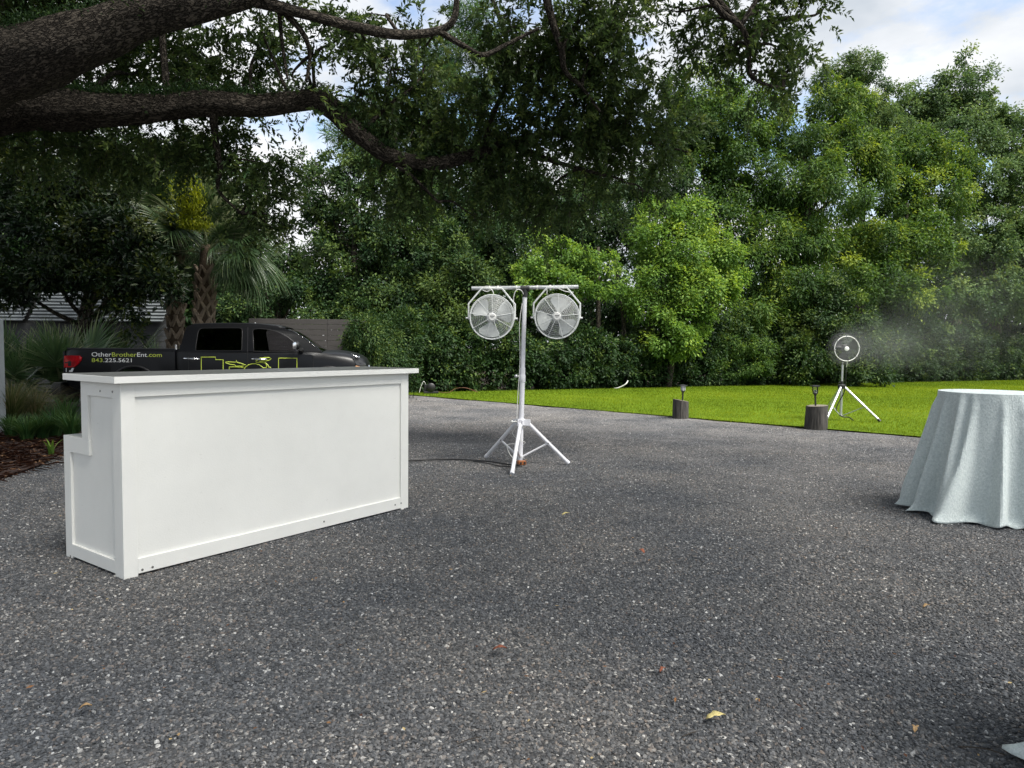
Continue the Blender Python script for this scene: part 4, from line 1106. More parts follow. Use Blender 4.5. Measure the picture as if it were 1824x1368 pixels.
blade_clump('seedling', 'small pale green seedling with broad leaves at the edge of the mulch', 'weed', 93, 812, 8.9, 9, 0.26, 0.16, L_bright, 0.022, 90, None, 0.4)

# ------------------------------------------------------------------ white portable bar
BN, BR = G(221, 1033), G(727, 905)
bang = math.atan2((BR - BN).y, (BR - BN).x)
BL = 2.465
bar = thing('bar_counter', 'white painted wooden portable bar with stepped end and overhanging top', 'bar', (BN.x, BN.y, 0), bang)
# local: x along the front, y into the back, z up; front face y=0, visible end face x=0
def stepped(d0, x0, x1):
    return d0
end_poly = [(0.018, 0.02), (0.785, 0.02), (0.785, 0.80), (0.505, 0.80), (0.505, 1.20), (0.018, 1.20)]
MB().box((0.022, 0.016, 0.03), (BL - 0.022, 0.030, 1.20)).build('front_panel', m_white, bar)
for x0, nm in ((0.018, 'end_panel'), (BL - 0.032, 'end_panel')):
    MB().prism(end_poly, lambda a, b: (x0, a, b), lambda a, b: (x0 + 0.014, a, b)).build(nm, m_white, bar)
# front frame
MB().box((0.0, 0.0, 0.0), (0.086, 0.0158, 1.205)).build('stile', m_white, bar, bevel=0.0012)
MB().box((BL - 0.09, 0.0, 0.0), (BL, 0.0158, 1.205)).build('stile', m_white, bar, bevel=0.0012)
MB().box((0.0865, 0.0008, 1.118), (BL - 0.0905, 0.0158, 1.205)).build('rail', m_white, bar, bevel=0.0012)
MB().box((0.0865, 0.0008, 0.016), (BL - 0.0905, 0.0158, 0.110)).build('rail', m_white, bar, bevel=0.0012)
# end frames (both ends), each stick its own piece
for x0, x1 in ((0.0, 0.0178), (BL - 0.0178, BL)):
    e = 0.0005
    MB().box((x0, 0.0165, 0.0), (x1, 0.108, 1.205)).build('end_stile', m_white, bar, bevel=0.0012)
    MB().box((x0, 0.1085, 1.112), (x1, 0.53, 1.205)).build('end_rail', m_white, bar, bevel=0.0012)
    MB().box((x0, 0.438, 0.828), (x1, 0.53, 1.1115)).build('end_stile', m_white, bar, bevel=0.0012)
    st_poly = [(0.388, 0.722), (0.80, 0.722), (0.80, 0.828), (0.4375, 0.828), (0.4375, 0.829), (0.388, 0.829)]
    MB().box((x0, 0.432, 0.722), (x1, 0.80, 0.8275)).build('end_rail', m_white, bar, bevel=0.0012)
    MB().box((x0, 0.705, 0.0), (x1, 0.80, 0.7215)).build('end_stile', m_white, bar, bevel=0.0012)
    MB().box((x0, 0.1085, 0.018), (x1, 0.7045, 0.100)).build('end_rail', m_white, bar, bevel=0.0012)
MB().box((-0.055, -0.045, 1.206), (BL + 0.085, 0.655, 1.247)).build('countertop', m_counter, bar, bevel=0.002)
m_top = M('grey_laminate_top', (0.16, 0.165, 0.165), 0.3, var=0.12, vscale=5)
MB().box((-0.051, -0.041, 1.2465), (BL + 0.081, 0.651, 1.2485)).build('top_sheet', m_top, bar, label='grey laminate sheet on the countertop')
MB().box((0.02, 0.50, 0.80), (BL - 0.02, 0.812, 0.8265)).build('back_shelf', m_counter, bar, bevel=0.002)
MB().box((0.04, 0.49, 0.83), (BL - 0.04, 0.504, 1.20)).build('back_panel', m_white, bar)
MB().box((0.04, 0.03, 0.10), (BL - 0.04, 0.78, 0.12)).build('inner_shelf', m_white, bar)
def screw(x, y, z, ax):
    mb = MB()
    if ax == 'f': mb.lathe([(0.0075, 0.0), (0.0075, -0.002), (0.003, -0.003)], 10, (x, 0.0009, z), 'Y')
    else:
        mb.lathe([(0.0075, 0.0), (0.0075, 0.002), (0.003, 0.003)], 10)
        mb.v = [(x - q[2], y + q[0], z + q[1]) for q in mb.v]
    mb.build('screw', m_screw, bar)
for x, z in ((0.112, 0.035), (0.176, 0.036), (BL - 0.16, 0.058), (BL - 0.088, 0.06), (BL * 0.62, 0.062)): screw(x, 0, z, 'f')
for y, z in ((0.261, 1.147), (0.10, 1.150), (0.735, 0.012)): screw(0.0, y, z, 'e')

# ------------------------------------------------------------------ white fan stand with two hanging drum fans
SC = Vector((0.107, 8.73, 0))
stand = thing('fan_stand', 'white tripod stand with an aluminium crossbar carrying two round fans', 'tripod stand', SC)
ptop_s = at(935, 522, 8.73) - SC
lean = Vector((ptop_s.x / ptop_s.z, 0, 1.0))
def onpole(z): return Vector((lean.x * z, 0, z))
zs = lambda py: at(930, py, 8.73).z
MB().tube([onpole(0.05), onpole(zs(655))], 0.032, 18).build('lower_pole', m_whitemetal, stand, smooth=40)
MB().tube([onpole(zs(655)), onpole(zs(523))], 0.027, 18).build('upper_pole', m_whitemetal, stand, smooth=40)
kz = zs(670)
MB().lathe([(0.036, -0.045), (0.038, -0.04), (0.038, 0.04), (0.036, 0.045)], 18, onpole(zs(674))).build('clamp', m_whitemetal, stand, smooth=40)
MB().tube([onpole(kz) + Vector((-0.02, 0, 0)), onpole(kz) + Vector((-0.065, -0.01, 0))], 0.008, 8).ball(onpole(kz) + Vector((-0.078, -0.01, 0)), 0.022, 10, 8).build('knob', m_alu, stand, smooth=40)
cz = zs(751)
mb = MB(); mb.lathe([(0.045, -0.045), (0.05, -0.04), (0.05, 0.03), (0.045, 0.035)], 18, onpole(cz))
feet = [Vector((0.01, 7.93, 0)) - SC, Vector((0.70, 8.69, 0)) - SC, Vector((-0.325, 9.13, 0)) - SC]
tops = []
for f_ in feet:
    d = Vector((f_.x, f_.y, 0)).normalized(); tops.append(onpole(cz) + d * 0.09 + Vector((0, 0, -0.02)))
    s = d.cross(Vector((0, 0, 1)))
    c0 = onpole(cz)
    for sg in (-1, 1):
        q = [c0 + d * 0.03 + s * 0.026 * sg, c0 + d * 0.115 + s * 0.026 * sg]
        mb.add([q[0] + s * 0.004 + Vector((0, 0, -0.045)), q[1] + s * 0.004 + Vector((0, 0, -0.045)), q[1] + s * 0.004 + Vector((0, 0, 0.025)), q[0] + s * 0.004 + Vector((0, 0, 0.03)),
                q[0] - s * 0.004 + Vector((0, 0, -0.045)), q[1] - s * 0.004 + Vector((0, 0, -0.045)), q[1] - s * 0.004 + Vector((0, 0, 0.025)), q[0] - s * 0.004 + Vector((0, 0, 0.03))],
               [(0, 1, 2, 3), (7, 6, 5, 4), (0, 4, 5, 1), (1, 5, 6, 2), (2, 6, 7, 3), (3, 7, 4, 0)])
mb.build('collar', m_whitemetal, stand, smooth=40)
MB().tube([onpole(cz) + Vector((-0.04, -0.01, 0.0)), onpole(cz) + Vector((-0.10, -0.02, 0.0))], 0.008, 8).ball(onpole(cz) + Vector((-0.112, -0.022, 0.0)), 0.018, 8, 6).build('knob', m_whitecable, stand, smooth=40)
for f_, tp_ in zip(feet, tops):
    fo = f_ + Vector((0, 0, 0.025))
    MB().tube([tp_, fo], 0.0225, 14).build('leg', m_whitemetal, stand, smooth=40)
    MB().tube([fo + (tp_ - fo).normalized() * 0.03, fo - (tp_ - fo).normalized() * 0.012], 0.0255, 14).build('foot_cap', m_whitemetal, stand, smooth=40)
    mid_ = tp_.lerp(fo, 0.50)
    MB().tube([mid_, onpole(0.09) + Vector((f_.x, f_.y, 0)).normalized() * 0.03], 0.012, 10).build('brace', m_whitemetal, stand, smooth=40)
    MB().ball(mid_ + Vector((0, -0.024, 0)), 0.008, 8, 6).build('bolt', m_blackplastic, stand)
# black tee and crossbar
ct = onpole(ptop_s.z)
MB().tube([ct + Vector((0, 0, -0.05)), ct + Vector((0, 0, 0.055))], 0.033, 14).tube([ct + Vector((-0.055, 0, 0.055)), ct + Vector((0.055, 0, 0.055))], 0.034, 14).build('tee', m_blackplastic, stand, smooth=40)
xb0 = at(840, 513.5, 8.73) - SC; xb1 = at(1030, 510.8, 8.73) - SC
xb0.y = xb1.y = 0
MB().tube([xb0, xb1], 0.024, 16).build('crossbar', m_alu, stand, smooth=40)
for px in (872, 887, 920, 957, 980, 1004):
    t = (px - 840) / 190
    c0 = xb0.lerp(xb1, t)
    MB().tube([c0 + Vector((-0.009, 0, 0)), c0 + Vector((0.009, 0, 0))], 0.0268, 14).build('clip', m_whitecable, stand, smooth=40)
# a thin white lead taped down the pole and a loose coil at the foot
def wire(pts, r, name, mat, parent, sub=5, n=6):
    P = [Vector(p) for p in pts]; Q = []
    m = len(P)
    for i in range(m - 1):
        p0, p1, p2, p3 = P[max(i - 1, 0)], P[i], P[i + 1], P[min(i + 2, m - 1)]
        for k in range(sub):
            t = k / sub
            Q.append(0.5 * ((2 * p1) + (p2 - p0) * t + (2 * p0 - 5 * p1 + 4 * p2 - p3) * t * t + (3 * p1 - p0 - 3 * p2 + p3) * t ** 3))
    Q.append(P[-1])
    mb = MB(); mb.tube(Q, r, n)
    return mb.build(name, mat, parent, smooth=60)
wire([onpole(zs(540)) + Vector((-0.03, -0.02, 0)), onpole(zs(580)) + Vector((-0.055, -0.02, 0)), onpole(zs(640)) + Vector((-0.036, -0.02, 0)), onpole(zs(700)) + Vector((-0.05, -0.02, 0)), onpole(zs(745)) + Vector((-0.055, -0.03, 0))], 0.004, 'power_lead', m_whitecable, stand)
rw = random.Random(3)
coil = []
for k in range(64):
    a = k * 0.8; z = 0.62 - 0.55 * (k / 63)
    coil.append(onpole(z) + Vector((math.cos(a * 0.37) * (0.036 + 0.05 * max(0, math.sin(k * 0.21)) ** 2), math.sin(a * 0.37) * 0.04 - 0.004, 0)))
wire(coil, 0.0035, 'power_lead', m_whitecable, stand, 3, 5)
wire([tops[2] + Vector((0.05, 0, -0.02)), tops[2] + Vector((-0.04, -0.02, -0.13)), tops[2] + Vector((0.06, -0.05, -0.25)), tops[2] + Vector((-0.10, -0.05, -0.27)), tops[2] + Vector((-0.06, -0.06, -0.40)), tops[2] + Vector((0.04, -0.09, -0.47)), onpole(0.12)], 0.0035, 'power_lead', m_whitecable, stand)
# orange tap at the foot
oc = G(929, 829)
tap = thing('outlet_tap', 'small orange brown outlet block at the foot of the white fan stand', 'power tap', (oc.x, oc.y - 0.02, 0), math.radians(25))
MB().box((-0.05, -0.03, 0.012), (0.05, 0.03, 0.062)).build('block', m_orange, tap, bevel=0.006)
for k in (-0.025, 0.025):
    MB().box((k - 0.012, -0.036, 0.024), (k + 0.012, -0.0305, 0.05)).build('socket', m_blackplastic, tap, bevel=0.002)
# black cables on the gravel
def gcable(pxs, r, label, name='cable'):
    pts = [G(a, b, r + 0.014) for a, b in pxs]
    o = wire(pts, r, name, m_rubber, None, 6, 7)
    return props(o, label, 'cable')
gcable([(600, 838), (690, 823), (735, 820), (790, 818), (840, 819.5), (880, 823), (905, 827), (926, 829)], 0.010, 'thick black cable running from behind the bar to the fan stand')
gcable([(842, 821), (868, 825), (885, 829), (905, 831), (930, 831)], 0.007, 'thinner black cable looping in front of the thick one by the stand foot')

def drum_fan(name, label, hub_px, rot, phase, tilt):
    c = at(hub_px[0], hub_px[1], 8.73); c.y = 8.60
    R = 0.262
    f = thing(name, label, 'fan', c, rot, 'drum fans hanging from the crossbar')
    # housing band, open front and back: y is the axis, front at -y
    mb = MB()
    n = 48
    prof = [(R - 0.012, -0.085), (R + 0.004, -0.092), (R + 0.010, -0.08), (R, -0.06), (R - 0.004, 0.06), (R + 0.008, 0.08), (R, 0.09), (R - 0.014, 0.08), (R - 0.010, 0.05), (R - 0.008, -0.06)]
    vs_, fs = [], []
    for r, y in prof:
        for k in range(n):
            t = 2 * PI * k / n; vs_.append((r * math.cos(t), y, r * math.sin(t)))
    m = len(prof)
    for i in range(m):
        j = (i + 1) % m
        for k in range(n):
            l = (k + 1) % n
            fs.append((i * n + k, i * n + l, j * n + l, j * n + k))
    mb.add(vs_, fs); mb.build('housing', m_fanwhite, f, smooth=50)
    def dome(r): return -0.088 - 0.045 * (1 - (r / R) ** 2)
    for nm, sg in (('front_grille', 1), ('rear_grille', -1)):
        mb = MB()
        rr = 0.055
        while rr < R - 0.008:
            mb.ring((0, sg * dome(rr), 0), rr, 0.0019, 'Y', 40, 3); rr += 0.0115 if sg > 0 else 0.023
        o = mb.build(nm, m_fanwhite, f, smooth=60); o['kind'] = 'stuff'
    for k in range(9):
        a = PI / 2 + k * 2 * PI / 9 + tilt
        MB().tube([(rr * math.cos(a), dome(rr) - 0.004, rr * math.sin(a)) for rr in (0.045, 0.10, 0.16, 0.22, R - 0.002)], 0.0034, 6).build('spoke', m_fanwhite, f, smooth=60)
    MB().lathe([(0.048, -0.134), (0.046, -0.142), (0.040, -0.147)], 24, (0, 0, 0), 'Y').build('badge', m_whitecable, f, smooth=30)
    bo = bpy.data.objects[[o.name for o in f.children if o.name.startswith('badge')][0]]
    mk = MB()
    for k in range(5): mk.box((-0.026 + k * 0.0108, -0.1488, 0.002), (-0.0185 + k * 0.0108, -0.1474, 0.013))
    for k in range(4): mk.box((-0.016 + k * 0.008, -0.1488, -0.013), (-0.0105 + k * 0.008, -0.1474, -0.007))
    o = mk.build('badge_print', m_trim, bo)
    # three broad blades on a hub, motor behind
    MB().lathe([(0.030, -0.055), (0.055, -0.05), (0.058, 0.02), (0.05, 0.03)], 20, (0, 0, 0), 'Y').build('hub', m_fanwhite, f, smooth=40)
    MB().lathe([(0.065, 0.03), (0.075, 0.04), (0.075, 0.115), (0.05, 0.13)], 20, (0, 0, 0), 'Y').build('motor', m_steel, f, smooth=40)
    for b in range(3):
        a0 = phase + b * 2 * PI / 3
        vs_, fs = [], []
        nr, na = 7, 8
        for side in (0, 1):
            for i in range(nr):
                r = 0.05 + (R - 0.085) * i / (nr - 1) + 0.012
                half = 0.30 + 0.34 * math.sin(min(1, i / (nr - 1) * 1.15) * PI * 0.55)
                for j in range(na):
                    t = (j / (na - 1) - 0.5) * 2 * half * (1.0 if i < nr - 1 else 0.82)
                    y = 0.034 * (j / (na - 1) - 0.5) * -2 + 0.004 * side - 0.012 * math.cos((j / (na - 1) - 0.5) * PI)
                    vs_.append((r * math.cos(a0 + t), y - 0.01, r * math.sin(a0 + t)))
        o2 = nr * na
        for i in range(nr - 1):
            for j in range(na - 1):
                q = i * na + j
                fs += [(q, q + 1, q + na + 1, q + na), (o2 + q, o2 + q + na, o2 + q + na + 1, o2 + q + 1)]
        rim = [i * na for i in range(nr)] + [(nr - 1) * na + j for j in range(1, na)] + [i * na + na - 1 for i in range(nr - 2, -1, -1)] + [j for j in range(na - 2, 0, -1)]
        for q in range(len(rim)):
            p, s = rim[q], rim[(q + 1) % len(rim)]
            fs.append((p, o2 + p, o2 + s, s))
        MB().add(vs_, fs).build('blade', m_fanwhite, f, smooth=40)
    # yoke up to the crossbar
    zb = 0.385
    for sg in (-1, 1):
        MB().box((sg * (R + 0.012) - 0.006, -0.02, -0.03), (sg * (R + 0.012) + 0.006, 0.02, -0.0)).build('pivot', m_fanwhite, f)
    MB().tube([(-(R + 0.018), 0, -0.012), (-(R + 0.018), 0, 0.16), (-(0.12), 0, zb - 0.035), (0.12, 0, zb - 0.035), (R + 0.018, 0, 0.16), (R + 0.018, 0, -0.012)], 0.0105, 8).build('yoke', m_fanwhite, f, smooth=40)
    for sg in (-1, 1):
        MB().tube([(sg * (R + 0.005), 0, -0.012), (sg * (R + 0.05), 0, -0.012)], 0.011, 8).build('pivot_knob', m_fanwhite, f, smooth=40)
    return f, c
f1, c1 = drum_fan('drum_fan', 'round white caged drum fan hanging on the left arm of the crossbar', (876.5, 566), math.radians(4), math.radians(140), 0.02)
f2, c2 = drum_fan('drum_fan', 'round white caged drum fan hanging on the right arm of the crossbar', (990.5, 565), math.radians(-2), math.radians(195), -0.07)
wire([(0.02, -0.05, 0.27), (0.0, -0.06, 0.32), (-0.06, -0.03, 0.37), (-0.12, -0.02, 0.335), (-0.06, 0.0, 0.31), (0.02, 0.02, 0.35), (0.1, 0.02, 0.36)], 0.005, 'lead', m_whitecable, f1)
wire([(0.27, 0.05, 0.10), (0.265, 0.03, 0.25), (0.30, 0.03, 0.335), (0.36, 0.05, 0.33), (0.40, 0.1, 0.26)], 0.005, 'lead', m_whitecable, f1)
wire([(-0.12, 0.04, 0.27), (-0.11, 0.05, 0.36), (0.0, 0.05, 0.35), (0.1, 0.05, 0.31), (0.2, 0.06, 0.30)], 0.005, 'lead', m_whitecable, f2)

# ------------------------------------------------------------------ misting fan on an aluminium tripod standing on the lawn
MY = 14.35
mf0 = Vector((at(1499, 700, MY).x, MY, 0.035))
mist_fan = thing('misting_fan', 'black misting fan with a white spray ring on a silver tripod on the lawn', 'fan', mf0)
mz = lambda py: at(1499, py, MY).z - 0.035
MB().tube([(0, 0, mz(741)), (0, 0, mz(686))], 0.026, 14).build('lower_pole', m_alu, mist_fan, smooth=40)
MB().tube([(0, 0, mz(686)), (0, 0, mz(650))], 0.022, 14).build('upper_pole', m_alu, mist_fan, smooth=40)
MB().tube([(0, 0, mz(650)), (0.005, 0, mz(634))], 0.014, 10).build('neck', m_alu, mist_fan, smooth=40)
MB().lathe([(0.05, -0.05), (0.075, -0.045), (0.08, 0.02), (0.045, 0.045)], 16, (0, 0, mz(688))).build('collar', m_blackplastic, mist_fan, smooth=40)
MB().tube([(0, 0, mz(686)), (0, 0, mz(679))], 0.031, 14).build('clamp', m_blackplastic, mist_fan, smooth=40)
MB().tube([(0.0, 0, mz(681)), (-0.07, -0.01, mz(681))], 0.009, 8).build('knob', m_blackplastic, mist_fan, smooth=40)
ft = [G(1567, 755) - mf0, G(1470, 756) - mf0, Vector((at(1466, 730, 15.15).x, 15.15, 0.035)) - mf0]
for f_ in ft:
    f_.z = 0.02
    d = Vector((f_.x, f_.y, 0)).normalized()
    tp_ = Vector((0, 0, mz(690))) + d * 0.06
    MB().tube([tp_, f_], 0.024, 12).build('leg', m_alu, mist_fan, smooth=40)
    MB().tube([f_ + (tp_ - f_).normalized() * 0.05, f_ - (tp_ - f_).normalized() * 0.01], 0.028, 12).build('foot_cap', m_blackplastic, mist_fan, smooth=40)
    MB().tube([tp_.lerp(f_, 0.58), Vector((0, 0, mz(741))) + d * 0.02], 0.011, 8).build('brace', m_alu, mist_fan, smooth=40)
fc = at(1502.5, 621, MY) - mf0
FR = 0.31
mb = MB()
for rr in np.arange(0.06, FR, 0.022): mb.ring((fc.x, -0.10 - 0.03 * (1 - (rr / FR) ** 2), fc.z), rr, 0.0016, 'Y', 36, 3)
for rr in np.arange(0.06, FR, 0.03): mb.ring((fc.x, 0.08, fc.z), rr, 0.0016, 'Y', 36, 3)
o = mb.build('cage', m_blackplastic, mist_fan, smooth=60); o['kind'] = 'stuff'
MB().ring((fc.x, -0.02, fc.z), FR, 0.006, 'Y', 48, 6).ring((fc.x, -0.1, fc.z), FR - 0.005, 0.004, 'Y', 48, 6).ring((fc.x, 0.08, fc.z), FR - 0.005, 0.004, 'Y', 48, 6).build('rim', m_blackplastic, mist_fan, smooth=60)
MB().ring((fc.x, -0.145, fc.z), 0.247, 0.0085, 'Y', 48, 8).build('mist_ring', m_whitecable, mist_fan, smooth=60)
for k in range(8):
    a = k * PI / 4 + 0.1
    MB().tube([(fc.x + 0.247 * math.cos(a), -0.145, fc.z + 0.247 * math.sin(a)), (fc.x + 0.247 * math.cos(a), -0.175, fc.z + 0.247 * math.sin(a))], 0.009, 8).build('nozzle', m_chrome, mist_fan, smooth=40)
MB().lathe([(0.045, -0.135), (0.044, -0.15), (0.03, -0.156)], 20, (fc.x, 0, fc.z), 'Y').build('hub_cap', m_whitecable, mist_fan, smooth=30)
MB().lathe([(0.05, -0.06), (0.085, -0.04), (0.09, 0.10), (0.06, 0.16)], 18, (fc.x, 0, fc.z), 'Y').build('motor', m_blackplastic, mist_fan, smooth=40)
for b in range(3):
    a0 = b * 2 * PI / 3 + 0.4
    vs_ = []
    for i in range(5):
        r = 0.07 + 0.20 * i / 4; half = 0.32 + 0.18 * math.sin(i / 4 * PI * 0.7)
        for j in range(6):
            t = (j / 5 - 0.5) * 2 * half
            vs_.append((fc.x + r * math.cos(a0 + t), -0.05 - 0.05 * (j / 5 - 0.5), fc.z + r * math.sin(a0 + t)))
    nb_ = len(vs_)
    vs_ += [(p[0], p[1] + 0.004, p[2]) for p in vs_]
    fs = []
    for i in range(4):
        for j in range(5):
            q = i * 6 + j
            fs += [(q, q + 1, q + 7, q + 6), (nb_ + q, nb_ + q + 6, nb_ + q + 7, nb_ + q + 1)]
    MB().add(vs_, fs).build('blade', m_blackplastic, mist_fan, smooth=40)
wire([(fc.x + 0.02, -0.145, fc.z - 0.247), (fc.x + 0.025, -0.12, fc.z - 0.30), (fc.x + 0.035, -0.08, fc.z - 0.37)], 0.010, 'hose_end', m_whitecable, mist_fan)
wire([(fc.x + 0.035, -0.08, fc.z - 0.37), (fc.x + 0.04, -0.05, fc.z - 0.60), (0.06, -0.03, mz(684)), (0.03, -0.03, mz(700)), (-0.12, -0.05, mz(728)), (-0.02, -0.08, mz(741)), (0.10, -0.10, mz(742)), (0.16, -0.14, 0.02), (0.16, -0.2, 0.005)], 0.011, 'hose', m_rubber, mist_fan)

# fine water mist blown off it towards the right
def mistmat(dens):
    m = bpy.data.materials.new('water_mist'); m.use_nodes = True
    n, l = m.node_tree.nodes, m.node_tree.links
    n.clear()
    o = n.new('ShaderNodeOutputMaterial')
    pv = n.new('ShaderNodeVolumePrincipled'); pv.inputs['Color'].default_value = (0.95, 0.97, 1, 1); pv.inputs['Anisotropy'].default_value = 0.2
    t = n.new('ShaderNodeTexCoord')
    mp_ = n.new('ShaderNodeMapping'); mp_.inputs['Location'].default_value = (-1, -1, -1); mp_.inputs['Scale'].default_value = (2, 2, 2)
    l.new(t.outputs['Generated'], mp_.inputs['Vector'])
    ln = n.new('ShaderNodeVectorMath'); ln.operation = 'LENGTH'; l.new(mp_.outputs[0], ln.inputs[0])
    mr = n.new('ShaderNodeMapRange'); mr.inputs['From Min'].default_value = 0.1; mr.inputs['From Max'].default_value = 0.95; mr.inputs['To Min'].default_value = 1; mr.inputs['To Max'].default_value = 0
    mr.interpolation_type = 'SMOOTHSTEP'
    l.new(ln.outputs['Value'], mr.inputs['Value'])
    nz_ = n.new('ShaderNodeTexNoise'); nz_.inputs['Scale'].default_value = 2.2; nz_.inputs['Detail'].default_value = 3
    l.new(t.outputs['Object'], nz_.inputs['Vector'])
    mr2 = n.new('ShaderNodeMapRange'); mr2.inputs['From Min'].default_value = 0.32; mr2.inputs['From Max'].default_value = 0.72; mr2.inputs['To Min'].default_value = 0.35; mr2.inputs['To Max'].default_value = 1.3
    l.new(nz_.outputs['Fac'], mr2.inputs['Value'])
    a = n.new('ShaderNodeMath'); a.operation = 'MULTIPLY'; l.new(mr.outputs[0], a.inputs[0]); l.new(mr2.outputs[0], a.inputs[1])
    b = n.new('ShaderNodeMath'); b.operation = 'MULTIPLY'; b.inputs[1].default_value = dens; l.new(a.outputs[0], b.inputs[0])
    l.new(b.outputs[0], pv.inputs['Density']); l.new(pv.outputs[0], o.inputs['Volume'])
    return m
def mist(c, r, dens, rot):
    mb = MB(); mb.ball((0, 0, 0), 1.0, 20, 12, r)
    o = link('water_mist', mb.mesh('water_mist', 60), None, mistmat(dens))
    o.location = c; o.rotation_euler = rot
    props(o, kind='stuff')
    return o
mist(at(1512, 619, 14.0), (0.55, 0.32, 0.52), 0.34, (0, 0, 0))
mist(at(1570, 614, 15.4), (1.35, 1.2, 0.78), 0.075, (0, 0.2, 0.4))
mist(at(1650, 600, 17), (2.4, 1.8, 1.3), 0.017, (0, 0.2, 0.4))
mist(at(1730, 560, 20.5), (4.4, 3.4, 2.6), 0.010, (0, 0, 0.5))

# ------------------------------------------------------------------ log stumps with little garden lamps
def stump(label, px, py, Y, dia, h, slope, seed, dx=0.0):
    p = Vector((at(px, py, Y).x, Y, 0))
    t = thing('log_stump', label, 'stump', p, 0, 'log stumps along the lawn edge')
    n = 72
    vs_, fs = [], []
    rows = 14
    for i in range(rows + 1):
        z = i / rows
        for k in range(n):
            th = 2 * PI * k / n
            r = dia / 2 * (1.04 - 0.05 * z) * (1 + 0.05 * mnoise.noise((math.cos(th) * 1.4 + seed, math.sin(th) * 1.4, z * 0.5)) - 0.10 * max(0, mnoise.noise((math.cos(th) * 5 + seed, math.sin(th) * 5, z * 0.6)) - 0.15) - 0.05 * max(0, mnoise.noise((math.cos(th) * 12, math.sin(th) * 12 + seed, z * 1.2))))
            zt = h + slope * math.cos(th) * dia / 2
            vs_.append((r * math.cos(th) + dx * z, r * math.sin(th), -0.02 + (zt + 0.02) * z))
    for i in range(rows):
        for k in range(n):
            l = (k + 1) % n
            fs.append((i * n + k, i * n + l, (i + 1) * n + l, (i + 1) * n + k))
    MB().add(vs_, fs).build('trunk_side', m_wood, t, smooth=50)
    top = [(v[0] * 0.985 + dx * 0.015, v[1] * 0.985, v[2] + 0.001) for v in vs_[-n:]]
    MB().add(top + [(dx, 0, h + 0.001)], [(k, (k + 1) % n, n) for k in range(n)]).build('top_face', m_woodtop, t)
    return p + Vector((dx, 0, h))
s1 = stump('shorter dark log stump on the lawn edge in the middle of the view', 1212, 742, 14.6, 0.325, 0.375, -0.16, 3)
s2 = stump('thick cracked log stump beside the misting fan tripod', 1453, 760, 12.85, 0.375, 0.43, 0.06, 8, 0.01)
def garden_lamp(label, base, h, tilt, cage):
    t = thing('garden_lamp', label, 'lamp', base, 0, 'solar lamps stuck in the stumps')
    t.rotation_euler = (0, tilt, 0)
    MB().tube([(0, 0, -0.03), (0, 0, h * 0.52)], 0.016, 10).build('stake', m_blackplastic, t, smooth=40)
    MB().lathe([(0.018, h * 0.50), (0.022, h * 0.53), (0.048, h * 0.62), (0.046, h * 0.63)], 16).build('cup', m_blackplastic, t, smooth=40)
    MB().lathe([(0.044, h * 0.631), (0.052, h * 0.75), (0.054, h * 0.93)], 16).build('glass', m_clear if not cage else m_lampglass, t, smooth=40)
    MB().lathe([(0.022, h * 0.634), (0.028, h * 0.70), (0.016, h * 0.76)], 12).build('reflector', m_chrome, t, smooth=40)
    for k in range(4):
        a = k * PI / 2 + 0.5
        MB().tube([(0.050 * math.cos(a), 0.050 * math.sin(a), h * 0.63), (0.059 * math.cos(a), 0.059 * math.sin(a), h * 0.93)], 0.0045, 6).build('cage_bar', m_blackplastic, t)
    if cage: MB().box((-0.066, -0.066, h * 0.932), (0.066, 0.066, h * 0.975)).box((-0.06, -0.06, h * 0.975), (0.06, 0.06, h)).build('cap', m_blackplastic, t, bevel=0.004)
    else: MB().lathe([(0.085, h * 0.932), (0.085, h * 0.95), (0.05, h * 0.985), (0.02, h)], 18).build('cap', m_blackplastic, t, smooth=40)
garden_lamp('small lamp with a round cap stuck in the shorter stump', s1 + Vector((0.03, -0.02, -0.01)), 0.335, 0.03, False)
garden_lamp('small square capped lamp stuck in the thick cracked stump', s2 + Vector((-0.035, -0.02, 0)), 0.37, -0.05, True)

# ------------------------------------------------------------------ cloth covered tables
m_cloth, n_, l_, b_ = newmat('pale_blue_grey_linen')
t_ = n_.new('ShaderNodeTexCoord')
vcol = n_.new('ShaderNodeTexNoise'); vcol.inputs['Scale'].default_value = 60; vcol.inputs['Detail'].default_value = 8; vcol.inputs['Roughness'].default_value = 0.75
l_.new(t_.outputs['Object'], vcol.inputs['Vector'])
rc = n_.new('ShaderNodeValToRGB')
rc.color_ramp.elements[0].position = 0.35; rc.color_ramp.elements[0].color = (0.44, 0.505, 0.51, 1)
rc.color_ramp.elements[1].position = 0.68; rc.color_ramp.elements[1].color = (0.70, 0.755, 0.745, 1)
l_.new(vcol.outputs['Fac'], rc.inputs['Fac']); l_.new(rc.outputs[0], b_.inputs['Base Color'])
wv1 = n_.new('ShaderNodeTexNoise'); wv1.inputs['Scale'].default_value = 130; wv1.inputs['Detail'].default_value = 3
mpp = n_.new('ShaderNodeMapping'); mpp.inputs['Scale'].default_value = (1, 1, 0.35)
l_.new(t_.outputs['Object'], mpp.inputs['Vector']); l_.new(mpp.outputs[0], wv1.inputs['Vector'])
bmp = n_.new('ShaderNodeBump'); bmp.inputs['Strength'].default_value = 0.6; bmp.inputs['Distance'].default_value = 0.01
l_.new(wv1.outputs['Fac'], bmp.inputs['Height']); l_.new(bmp.outputs[0], b_.inputs['Normal'])
b_.inputs['Roughness'].default_value = 0.9; b_.inputs['Specular IOR Level'].default_value = 0.15
b_.inputs['Sheen Weight'].default_value = 0.2
